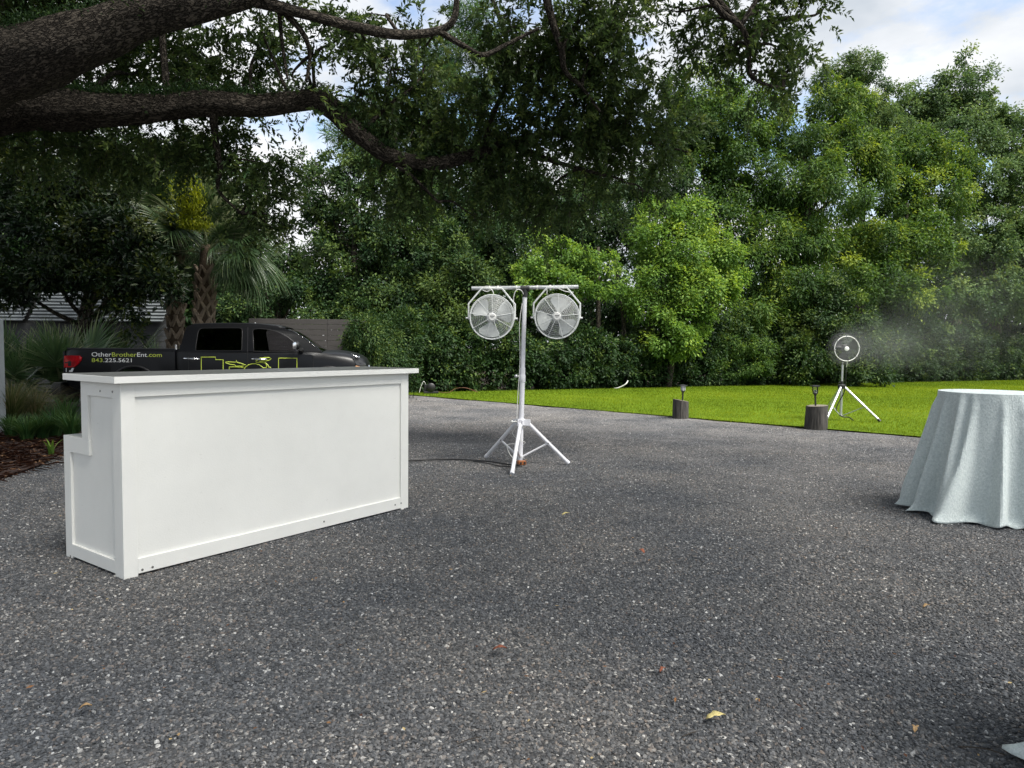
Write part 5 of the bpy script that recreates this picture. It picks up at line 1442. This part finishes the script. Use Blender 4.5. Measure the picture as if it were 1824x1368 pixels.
def tablecloth(label, c, r0, r1, h, seed, ph):
    rgc = random.Random(seed)
    nth, rows = 240, 48
    nf = 16
    angs = [ph + 2 * PI * (k + rgc.uniform(-0.38, 0.38)) / nf for k in range(nf)]
    amp = [rgc.choice((0.45, 0.8, 1.0, 1.25)) * rgc.uniform(0.85, 1.15) for _ in range(nf)]
    wid = [rgc.uniform(0.065, 0.105) * (0.6 + 0.5 * a) for a in amp]
    start = [rgc.uniform(0.0, 0.22) for _ in range(nf)]
    skew = [rgc.uniform(-0.16, 0.16) for _ in range(nf)]
    vs_, fs = [], []
    vs_.append((0, 0, h))
    tops_ = [0.35, 0.7, 0.93, 0.985]
    for q in tops_:
        for k in range(nth):
            th = 2 * PI * k / nth
            vs_.append((r0 * q * math.cos(th), r0 * q * math.sin(th), h - 0.002 * (q > 0.95)))
    for i in range(rows + 1):
        t = i / rows
        for k in range(nth):
            th = 2 * PI * k / nth
            fsum = 0.0
            for a, am, w, s0, sk in zip(angs, amp, wid, start, skew):
                d = (th - a - sk * t + PI) % (2 * PI) - PI
                g = max(0.0, (t - s0) / (1 - s0))
                ww = w * (0.75 + 0.45 * t)
                fsum += am * math.exp(-abs(d / ww) ** 2.2) * (0.16 * min(1, t * 8) + 0.84 * g ** 0.85)
            base = r0 + (r1 - r0) * (0.27 * t + 0.08 * t * t)
            r = base + (r1 - r0) * 0.66 * fsum * (1 + 0.12 * math.sin(t * 5 + seed))
            r += 0.006 * t * mnoise.noise((math.cos(th) * 5 + seed, math.sin(th) * 5, t * 6))
            z = h * (1 - t)
            if t < 0.02: z = h - 0.012 * (t / 0.02)
            # the hem is a little too long: it breaks and spreads on the ground
            if t > 0.93:
                q = (t - 0.93) / 0.07
                r += 0.060 * q ** 1.3 * (0.55 + 0.45 * math.sin(th * 9 + seed) + 0.25 * math.sin(th * 23))
                z = h * (1 - t) * (1 - 0.25 * q) + 0.008 + 0.010 * q * (1 + math.sin(th * 17 + seed))
            z += 0.004 * mnoise.noise((math.cos(th) * 8, math.sin(th) * 8, t * 9 + seed)) * (t > 0.05)
            vs_.append((r * math.cos(th), r * math.sin(th), z))
    nrow = len(tops_) + rows + 1
    for k in range(nth): fs.append((0, 1 + k, 1 + (k + 1) % nth))
    for i in range(nrow - 1):
        for k in range(nth):
            l = (k + 1) % nth
            a = 1 + i * nth
            fs.append((a + k, a + nth + k, a + nth + l, a + l))
    me = MB().add(vs_, fs).mesh('tablecloth', 35)
    o = link('tablecloth', me, None, m_cloth)
    o.location = c
    so = o.modifiers.new('thickness', 'SOLIDIFY'); so.thickness = 0.003; so.offset = -1
    return props(o, label, 'tablecloth', 'cloths over the tall tables')
tablecloth('pale blue grey linen cloth draped to the ground over a tall round table', (4.25, 6.25, 0), 0.425, 0.68, 1.09, 4, 0.35)
tablecloth('corner of a second pale blue grey cloth at the bottom right of the view', (2.455, 2.04, 0), 0.425, 0.67, 1.09, 9, 1.4)

# ------------------------------------------------------------------ things lying about
def fallen_leaf(px, py, ln, mat, label, az, lob=0.3):
    ln *= 1.35
    p = G(px, py, 0.014)
    V = []; F = []
    n = 7
    for i in range(n):
        t = i / (n - 1)
        w = ln * 0.24 * math.sin(PI * min(1, t * 0.94 + 0.04)) ** 0.8 * (1 + lob * math.sin(t * 14))
        z = 0.010 + 0.012 * math.sin(t * PI) + 0.006 * t
        x = (t - 0.5) * ln
        V += [(x, -w, z + 0.007), (x, 0, z), (x, w, z + 0.004)]
    for i in range(n - 1):
        a = i * 3
        F += [(a, a + 3, a + 4, a + 1), (a + 1, a + 4, a + 5, a + 2)]
    mb = MB().add(V, F)
    o = mb.build('fallen_leaf', mat, None, smooth=60)
    o.location = (p.x, p.y, p.z); o.rotation_euler = (0, 0, az)
    so = o.modifiers.new('thickness', 'SOLIDIFY'); so.thickness = 0.0008
    return props(o, label, 'leaf')
fallen_leaf(1275, 1284, 0.060, m_leafdry, 'pale yellow dry leaf on the near gravel, the largest of the fallen leaves', 0.25)
fallen_leaf(1630, 1306, 0.030, m_leaftan, 'small tan leaf on the gravel near the lower right corner', 1.0)
fallen_leaf(1650, 1085, 0.036, m_leaftan, 'tan leaf on the gravel below the covered table', 0.4)
fallen_leaf(890, 1162, 0.050, m_leafred, 'russet curled leaf on the gravel in the centre foreground', 0.1)
fallen_leaf(1008, 919, 0.06, m_leafdry, 'yellowish leaf lying on the gravel in front of the fan stand', 0.6)
fallen_leaf(152, 1267, 0.034, m_leaftan, 'tan leaf on the gravel in the lower left corner', 0.5)
fallen_leaf(1143, 986, 0.045, m_leafred, 'brown leaf on the gravel midway between stand and front edge', 2.0)
fallen_leaf(1180, 1200, 0.030, m_leafred, 'tiny reddish leaf on the gravel left of the pale yellow one', 0.8)
# leaf litter: crumbs of dry leaf scattered over the gravel
n = 260
yy_ = 2.4 + 10 * rng.random(n) ** 1.4
P = np.stack([rng.uniform(-0.75, 0.75, n) * yy_, yy_, np.full(n, 0.02)], 1)
P[:, 2] += [gz(a, b) for a, b in P[:, :2]]
a = rng.uniform(0, 6.28, n)
lv = Leaves(); lv.add(*leaf_arrays(P, unit(np.stack([np.cos(a), np.sin(a), rng.normal(0, 0.12, n)], 1)), unit(np.stack([rng.normal(0, .35, n), rng.normal(0, .35, n), np.ones(n)], 1)), rng.uniform(0.012, 0.034, n), rng.uniform(0.006, 0.014, n), rng.random(n), 0.2, -0.1))
m_litter = leafmat('leaf_litter', (0.07, 0.03, 0.018), (0.22, 0.11, 0.05), (0.46, 0.36, 0.18), 0.1, 0.7, 0.2)
props(link('leaf_litter', lv.mesh('leaf_litter', m_litter)), kind='stuff')
def twig(pxs, label):
    o = wire([G(a, b, 0.016) for a, b in pxs], 0.0022, 'fallen_twig', m_twig, None, 4, 5)
    return props(o, label, 'twig')
twig([(1706, 1330), (1735, 1331), (1765, 1336), (1790, 1345)], 'thin bare twig on the gravel beside the corner cloth')
twig([(1215, 1312), (1230, 1306), (1240, 1303)], 'short twig on the gravel just below the pale yellow leaf')
twig([(815, 1325), (835, 1317), (858, 1312)], 'thin dark twig on the gravel at the bottom middle')
hz = [(900, 700, 23.2), (960, 696, 23.7), (1020, 693.5, 24.1), (1060, 692, 24.3), (1092, 692, 24.4), (1106, 688, 24.4), (1114, 683, 24.4), (1117, 678, 24.5)]
o = wire([at(a, b, d) + Vector((0, -0.15, 0)) for a, b, d in hz], 0.022, 'garden_hose', m_pipe, None, 6, 8)
for v in o.data.vertices: v.co.z = max(v.co.z, 0.06)
props(o, 'pale grey hose along the foot of the hedge with one end turned up', 'hose')
hp_ = at(766, 692, 21.0)
pump = thing('water_pump', 'small dark pump with cables at the foot of the hedge right of the bar', 'pump', (hp_.x, 21.2, 0.03), 0.2)
MB().box((-0.22, -0.13, 0.0), (0.22, 0.13, 0.06)).build('base', m_blackplastic, pump, bevel=0.01)
MB().lathe([(0.10, -0.16), (0.125, -0.14), (0.125, 0.10), (0.07, 0.15)], 16, (0, 0, 0.18), 'Y').build('motor', m_trim, pump, smooth=40)
MB().box((-0.20, -0.08, 0.06), (-0.12, 0.08, 0.27)).build('control_box', m_trim, pump, bevel=0.008)
wire([(0.2, -0.1, 0.05), (0.5, -0.12, 0.02), (0.75, -0.05, 0.14), (1.05, -0.1, 0.16), (1.4, -0.1, 0.03)], 0.009, 'hose', m_needle, pump)
wire([(-0.16, -0.05, 0.27), (-0.22, -0.1, 0.36), (-0.3, -0.1, 0.2), (-0.35, -0.12, 0.03)], 0.007, 'lead', m_whitecable, pump)

# ------------------------------------------------------------------ black pickup truck behind the bar
TW = 0.95
truck = thing('pickup_truck', 'black crew cab pickup truck with white and lime lettering parked behind the bar', 'truck', (-8.404, 13.3, 0.02), math.radians(10))
ST = [  # s, half width, belt z, floor/top z, bottom z, bonnet?
    (0.00, 0.86, 1.27, 0.78, 0.60, 0), (0.04, 0.915, 1.295, 0.78, 0.55, 0), (0.12, 0.945, 1.305, 0.78, 0.52, 0), (0.35, 0.95, 1.305, 0.78, 0.48, 0), (0.8, 0.95, 1.308, 0.78, 0.45, 0), (1.25, 0.95, 1.31, 0.78, 0.45, 0), (1.6, 0.95, 1.31, 0.78, 0.45, 0), (1.955, 0.95, 1.31, 0.78, 0.45, 0),
    (1.972, 0.88, 1.29, 0.78, 0.5, 0), (2.005, 0.88, 1.29, 0.70, 0.5, 0),
    (2.02, 0.95, 1.305, 0.66, 0.42, 0), (2.4, 0.95, 1.295, 0.62, 0.42, 0), (3.0, 0.95, 1.285, 0.62, 0.42, 0), (3.7, 0.95, 1.275, 0.62, 0.42, 0), (4.3, 0.95, 1.272, 0.62, 0.42, 0), (4.48, 0.95, 1.275, 0.9, 0.42, 0),
    (4.56, 0.95, 1.27, 1.285, 0.42, 1), (4.75, 0.948, 1.255, 1.31, 0.42, 1), (4.95, 0.945, 1.24, 1.315, 0.42, 1), (5.15, 0.93, 1.21, 1.295, 0.42, 1), (5.32, 0.90, 1.175, 1.26, 0.42, 1), (5.45, 0.85, 1.13, 1.21, 0.42, 1), (5.54, 0.79, 1.07, 1.15, 0.42, 1), (5.59, 0.73, 1.00, 1.06, 0.45, 1)]
vs_, fs = [], []
NP = 17
for s, w, belt, fz, zb, hood in ST:
    if hood:
        half = [(0.72 * w, zb), (0.92 * w, zb + 0.05), (w, 0.72), (w, belt - 0.20), (w - 0.015, belt - 0.07), (w - 0.07, belt), (w - 0.20, belt + (fz - belt) * 0.55), (w * 0.45, fz - 0.004), (0.0, fz + 0.008)]
    else:
        half = [(0.72 * w, zb), (0.92 * w, zb + 0.05), (w, 0.72), (w, belt - 0.17), (w - 0.008, belt - 0.045), (w - 0.045, belt), (w - 0.10, belt), (w - 0.12, fz), (0.0, fz)]
    ring_ = [(-y, z) for y, z in half] + [(y, z) for y, z in half[-2::-1]]
    for y, z in ring_: vs_.append((s, TW + y, z))
for i in range(len(ST) - 1):
    for k in range(NP):
        l = (k + 1) % NP
        fs.append((i * NP + k, (i + 1) * NP + k, (i + 1) * NP + l, i * NP + l))
for base_ in (0, (len(ST) - 1) * NP):
    for k in range(NP // 2):
        fs.append((base_ + k, base_ + k + 1, base_ + NP - 2 - k, base_ + NP - 1 - k) if k < NP // 2 - 1 else (base_ + k, base_ + k + 1, base_ + NP - 1 - k))
mb = MB(); mb.add(vs_, fs)
body = mb.build('body', m_truck, truck, smooth=34)
# wheel wells cut out of the sides
cut = MB()
for s in (1.22, 4.83):
    for y0, y1 in ((-0.2, 0.30), (1.60, 2.1)):
        b = len(cut.v); n = 32
        v = []
        for yy in (y0, y1):
            for k in range(n): v.append((s + 0.44 * math.cos(2 * PI * k / n), yy, 0.50 + 0.47 * math.sin(2 * PI * k / n)))
        cut.add(v, [tuple(range(n)), tuple(range(2 * n - 1, n - 1, -1))] + [(k, (k + 1) % n, n + (k + 1) % n, n + k) for k in range(n)])
cutme = cut.mesh('wheel_well_cut')
cuto = bpy.data.objects.new('wheel_well_cut', cutme); COL.objects.link(cuto); cuto.parent = truck
bo = body.modifiers.new('wheel_wells', 'BOOLEAN'); bo.object = cuto; bo.operation = 'DIFFERENCE'; bo.solver = 'EXACT'
bpy.context.view_layer.update()
dg = bpy.context.evaluated_depsgraph_get()
newme = bpy.data.meshes.new_from_object(body.evaluated_get(dg))
body.modifiers.clear()
if len(newme.polygons) > 50: body.data = newme
bpy.data.objects.remove(cuto)
for s in (1.22, 4.83):                                           # flared arch lips and wheels
    for yy, sg in ((0.0, -1), (2 * TW, 1)):
        pts = [(s + 0.455 * math.cos(a), yy + sg * 0.004, 0.50 + 0.485 * math.sin(a)) for a in np.linspace(-0.05, PI + 0.05, 22)]
        MB().tube(pts, 0.026, 8).build('arch_flare', m_trim, truck, smooth=50)
        cy_ = yy - sg * 0.14
        w_ = MB().lathe([(0.24, -0.12), (0.355, -0.125), (0.385, -0.09), (0.39, 0.0), (0.385, 0.09), (0.355, 0.125), (0.24, 0.12)], 32, (s, cy_, 0.37), 'Y').build('wheel', m_tyre, truck, smooth=40)
        MB().lathe([(0.235, -0.1), (0.245, -0.128), (0.22, -0.128), (0.20, -0.06), (0.06, -0.05), (0.05, -0.09), (0.02, -0.1)] if sg < 0 else [(0.235, 0.1), (0.245, 0.128), (0.22, 0.128), (0.20, 0.06), (0.06, 0.05), (0.05, 0.09), (0.02, 0.1)], 28, (s, cy_, 0.37), 'Y').build('rim', m_steel, w_, smooth=40)
# cab: side frames with real window openings
def cab_y(z, s=3.0):
    k = max(0.0, z - 1.27)
    y = 0.018 + k * 0.26 + 0.22 * k * k
    return y + max(0.0, s - 4.0) * 0.10
cab_out = [(2.03, 1.255), (2.055, 1.40), (2.09, 1.60), (2.12, 1.72), (2.155, 1.765), (2.23, 1.79), (2.5, 1.808), (2.85, 1.818), (3.25, 1.820), (3.55, 1.806), (3.81, 1.778), (3.96, 1.742), (4.10, 1.692), (4.25, 1.608), (4.40, 1.505), (4.54, 1.395), (4.68, 1.285), (4.60, 1.255)]
rear_win = [(2.33, 1.300), (2.325, 1.36), (2.345, 1.64), (2.365, 1.70), (2.42, 1.728), (2.75, 1.738), (3.10, 1.742), (3.15, 1.725), (3.165, 1.68), (3.175, 1.33), (3.16, 1.297), (2.75, 1.292), (2.36, 1.290)]
front_win = [(3.40, 1.285), (3.385, 1.45), (3.36, 1.68), (3.375, 1.718), (3.45, 1.735), (3.62, 1.722), (3.80, 1.685), (3.95, 1.622), (4.10, 1.520), (4.21, 1.42), (4.27, 1.345), (4.275, 1.285)]
def cab_side(mirror):
    polys = [cab_out, rear_win, front_win]
    tri = tessellate_polygon([[Vector((a, b, 0)) for a, b in p] for p in polys])
    flat = [p for q in polys for p in q]
    f0 = lambda a, b: (a, 2 * TW - cab_y(b, a), b) if mirror else (a, cab_y(b, a), b)
    f1 = lambda a, b: (a, 2 * TW - cab_y(b, a) - 0.035, b) if mirror else (a, cab_y(b, a) + 0.035, b)
    n = len(flat)
    v = [f0(*p) for p in flat] + [f1(*p) for p in flat]
    F = [tuple(t) for t in tri] + [tuple(i + n for i in reversed(t)) for t in tri]
    off = 0
    for p in polys:
        m = len(p)
        for i in range(m): F.append((off + i, off + (i + 1) % m, n + off + (i + 1) % m, n + off + i))
        off += m
    MB().add(v, F).build('cab_side', m_truck, truck, smooth=30)
    g = lambda a, b, d: (a, 2 * TW - cab_y(b, a) - d, b) if mirror else (a, cab_y(b, a) + d, b)
    for p, mt, nm in ((rear_win, m_glassdark, 'rear_window'), (front_win, m_glass, 'front_window')):
        MB().prism(p, lambda a, b: g(a, b, 0.012), lambda a, b: g(a, b, 0.017)).build(nm, mt, truck)
        if not mirror:
            q = [g(a, b, -0.002) for a, b in p]
            MB().tube(q, 0.007, 5, closed=True).build('window_seal', m_trim, truck, smooth=60)
cab_side(False); cab_side(True)
# roof, windscreen and rear glass between the two sides
def bridge(pts, name, mt, crown, d=0.0, k=9, thick=0.02):
    v, F = [], []
    for a, b in pts:
        y0 = cab_y(b, a) + d
        for j in range(k):
            t = j / (k - 1); u = 4 * t * (1 - t)
            v.append((a, y0 + (2 * TW - 2 * y0) * t, b + crown[1] * u ** 0.6)) if crown[0] == 'z' else v.append((a + crown[1] * u, y0 + (2 * TW - 2 * y0) * t, b))
    m = len(pts)
    for i in range(m - 1):
        for j in range(k - 1):
            q = i * k + j; F.append((q, q + k, q + k + 1, q + 1))
    o = MB().add(v, F).build(name, mt, truck, smooth=40)
    so = o.modifiers.new('thickness', 'SOLIDIFY'); so.thickness = thick; so.offset = 0
    return o
bridge(cab_out[3:12], 'roof', m_truck, ('z', 0.03))
bridge(cab_out[11:17], 'windscreen', m_glass, ('x', 0.05), 0.05, 9, 0.006)
bridge([cab_out[1], cab_out[2], cab_out[3]], 'rear_glass', m_glassdark, ('x', -0.01), 0.05, 5, 0.006)
MB().box((2.03, 0.05, 1.22), (2.07, 2 * TW - 0.05, 1.40)).build('cab_back', m_truck, truck)
# cab interior
for yy in (0.28, 1.12):
    MB().box((3.05, yy, 0.66), (3.55, yy + 0.5, 0.98)).box((2.95, yy, 0.9), (3.12, yy + 0.5, 1.46)).box((2.97, yy + 0.13, 1.47), (3.08, yy + 0.37, 1.64)).build('seat', m_seat, truck, bevel=0.03, smooth=40)
MB().box((2.2, 0.25, 0.66), (2.65, 1.65, 0.95)).box((2.12, 0.25, 0.9), (2.3, 1.65, 1.45)).build('rear_bench', m_seat, truck, bevel=0.03, smooth=40)
MB().box((4.15, 0.12, 0.85), (4.6, 2 * TW - 0.12, 1.24)).build('dashboard', m_trim, truck, bevel=0.03, smooth=40)
sw = MB().ring((0, 0, 0), 0.19, 0.015, 'Z', 28, 6).tube([(-0.18, 0, 0), (0.18, 0, 0)], 0.016, 6).tube([(0, 0, 0), (0, -0.18, 0)], 0.016, 6).build('steering_wheel', m_trim, truck, smooth=60)
sw.location = (4.02, 1.38, 1.22); sw.rotation_euler = (0, math.radians(-62), 0)
# door shut lines, handles, mirror, lamps, bumper
def sideline(pts, w=0.006):
    MB().tube([(a, -0.0005 if b < 1.26 else cab_y(b, a) - 0.001, b) for a, b in pts], w, 4).build('door_seam', m_trim, truck)
sideline([(2.22, 0.5), (2.20, 0.9), (2.20, 1.24)]); sideline([(3.29, 0.45), (3.29, 0.9), (3.285, 1.255), (3.27, 1.6), (3.26, 1.76)]); sideline([(4.53, 0.5), (4.53, 0.9), (4.52, 1.22)])
for x0 in (2.115, 3.365):
    MB().tube([(x0, -0.006, 1.137), (x0 + 0.02, -0.036, 1.137), (x0 + 0.14, -0.046, 1.135), (x0 + 0.26, -0.036, 1.131), (x0 + 0.28, -0.006, 1.131)], [0.014, 0.017, 0.019, 0.017, 0.014], 8).build('door_handle', m_chrome, truck, smooth=50)
    MB().ball((x0 + 0.15, 0.004, 1.10), 0.05, 12, 8, (1.3, 0.12, 0.7)).build('handle_recess', m_trim, truck, smooth=60)
MB().ball((4.245, -0.155, 1.408), 0.1, 14, 10, (0.55, 0.95, 0.80)).build('mirror_cover', m_trim, truck, smooth=60)
MB().prism([(4.165, 1.335), (4.172, 1.46), (4.215, 1.485), (4.24, 1.46), (4.235, 1.335)], lambda a, b: (a, -0.255, b), lambda a, b: (a, -0.06, b)).build('mirror_cap', m_chrome, truck, bevel=0.008, smooth=40)
MB().tube([(4.30, 0.03, 1.31), (4.30, -0.09, 1.335)], [0.05, 0.035], 10).build('mirror_arm', m_trim, truck, smooth=50)
def yside(a, z=1.1):
    xs = [q[0] for q in ST]; return TW - float(np.interp(a, xs, [q[1] for q in ST]))
tl = [(0.005, 0.955), (0.003, 1.10), (0.02, 1.178), (0.16, 1.186), (0.29, 1.178), (0.335, 1.145), (0.32, 1.09), (0.27, 1.02), (0.20, 0.962)]
MB().prism(tl, lambda a, b: (a - 0.02, yside(a) - 0.032, b), lambda a, b: (a, yside(a) + 0.03, b)).build('tail_lamp', m_red, truck, bevel=0.006, smooth=40)
MB().prism([(0.012, 1.055), (0.30, 1.085), (0.295, 1.068), (0.012, 1.035)], lambda a, b: (a - 0.008, yside(a) - 0.035, b), lambda a, b: (a, yside(a), b)).build('lamp_divider', m_trim, truck)
MB().prism([(0.02, 0.87), (0.02, 0.945), (0.185, 0.945), (0.15, 0.87)], lambda a, b: (a - 0.004, yside(a) - 0.014, b), lambda a, b: (a, yside(a) + 0.03, b)).build('reverse_lamp', m_clear, truck, bevel=0.004)
MB().box((-0.05, 0.10, 0.70), (-0.008, 2 * TW - 0.10, 1.26)).build('tailgate', m_truck, truck, bevel=0.01, smooth=40)
MB().box((-0.22, 0.0, 0.44), (-0.06, 2 * TW, 0.66)).build('rear_bumper', m_trim, truck, bevel=0.03, smooth=40)
MB().box((-0.20, 0.05, 0.661), (-0.07, 0.55, 0.672)).build('bumper_step', m_steel, truck)
MB().box((5.50, 0.12, 0.42), (5.68, 2 * TW - 0.12, 0.72)).build('front_bumper', m_trim, truck, bevel=0.04, smooth=40)
MB().box((5.575, 0.45, 0.76), (5.615, 2 * TW - 0.45, 1.02)).build('front_grille', m_chrome, truck, bevel=0.01, smooth=40)
for yy, sg in ((0, 1), (2 * TW, -1)):
    hl = [(5.29, 1.155), (5.34, 1.178), (5.46, 1.125), (5.545, 1.05), (5.54, 0.985), (5.36, 1.03)]
    MB().prism(hl, lambda a, b: (a, yy + sg * (yside(a) - 0.012 + max(0, b - 1.05) * 0.3), b), lambda a, b: (a, yy + sg * (yside(a) + 0.06), b))  .build('headlight', m_smoke, truck, bevel=0.006, smooth=40)
    MB().prism([(5.33, 0.965), (5.35, 1.015), (5.54, 0.975), (5.555, 0.94)], lambda a, b: (a, yy + sg * (yside(a) - 0.012), b), lambda a, b: (a, yy + sg * (yside(a) + 0.05), b)).build('side_marker', m_amber, truck, bevel=0.004)
wire([(5.27, 0.10, 1.255), (5.30, 0.075, 1.225), (5.36, 0.07, 1.195), (5.42, 0.10, 1.18), (5.41, 0.16, 1.195)], 0.012, 'headlight_trim', m_chrome, truck)
MB().tube([(3.27, TW, 1.845), (3.27, TW, 1.875)], [0.022, 0.010], 8).build('roof_marker', m_clear, truck, smooth=50)
MB().tube([(1.50, 1.75, 1.25), (1.50, 1.75, 1.40)], 0.022, 8).build('bed_stake', m_clear, truck)
MB().tube([(0.05, 0.055, 1.312), (1.94, 0.055, 1.317)], 0.014, 6).build('bed_rail_cap', m_trim, truck, smooth=50)
# lettering and line drawing on the side
def lettering(txt, x0, z0, width, cap, lime):
    cu = bpy.data.curves.new('lettering', 'FONT')
    cu.body = txt; cu.size = 0.12; cu.extrude = 0.0006; cu.offset = 0.0006
    cu.materials.append(m_txtwhite); cu.materials.append(m_txtgreen)
    for i, ch in enumerate(txt): cu.body_format[i].material_index = 1 if lime(i) else 0
    o = link('lettering', cu, truck)
    bpy.context.view_layer.update()
    w = max(0.01, o.dimensions.x)
    o.rotation_euler = (PI / 2, 0, 0)
    o.location = (x0, -0.006, z0)
    o.scale = (width / w, cap / (0.12 * 0.70), 1)
    return o
lettering('OtherBrotherEnt.com', 0.485, 1.167, 1.235, 0.080, lambda i: 5 <= i <= 11 or i >= 15)
lettering('843.225.5621', 0.485, 1.062, 0.70, 0.072, lambda i: i < 3)
def side_s(px, py):
    a = math.radians(10); n = Vector((math.sin(a), -math.cos(a), 0)); P0 = Vector((-8.404, 13.3, 0.02))
    d = ray(px, py); p = CAMV + d * ((P0 - CAMV).dot(n) / d.dot(n)) - P0
    return p.dot(Vector((math.cos(a), math.sin(a), 0))), p.z
def drawing(pxs, closed=False):
    P = [(side_s(330 + x / 5.211, 560 + y / 5.211)) for x, y in pxs]
    P = [(a, -0.004, b) for a, b in P]
    MB().tube(P, 0.0095, 4, closed=closed).build('line_drawing', m_txtgreen, truck)
drawing([(148, 545), (148, 397), (282, 397), (282, 421), (351, 421), (351, 545)])
drawing([(865, 545), (865, 407), (1036, 407), (1036, 545)])
drawing([(372, 446), (400, 441), (468, 445), (474, 425), (480, 445), (520, 456), (560, 470), (530, 482), (468, 482), (462, 470), (420, 464), (390, 456), (372, 446)])
drawing([(408, 545), (408, 488), (468, 488), (540, 492)])
drawing([(540, 520), (556, 492), (585, 470), (620, 459), (655, 459), (690, 470), (712, 486), (726, 500), (736, 530)])
drawing([(655, 436), (690, 408), (740, 401), (785, 402), (797, 412), (780, 426), (740, 434), (690, 438)])
drawing([(655, 446), (715, 446), (745, 452), (755, 474), (752, 495), (726, 497)])
drawing([(742, 448), (772, 476), (768, 486), (797, 495)])
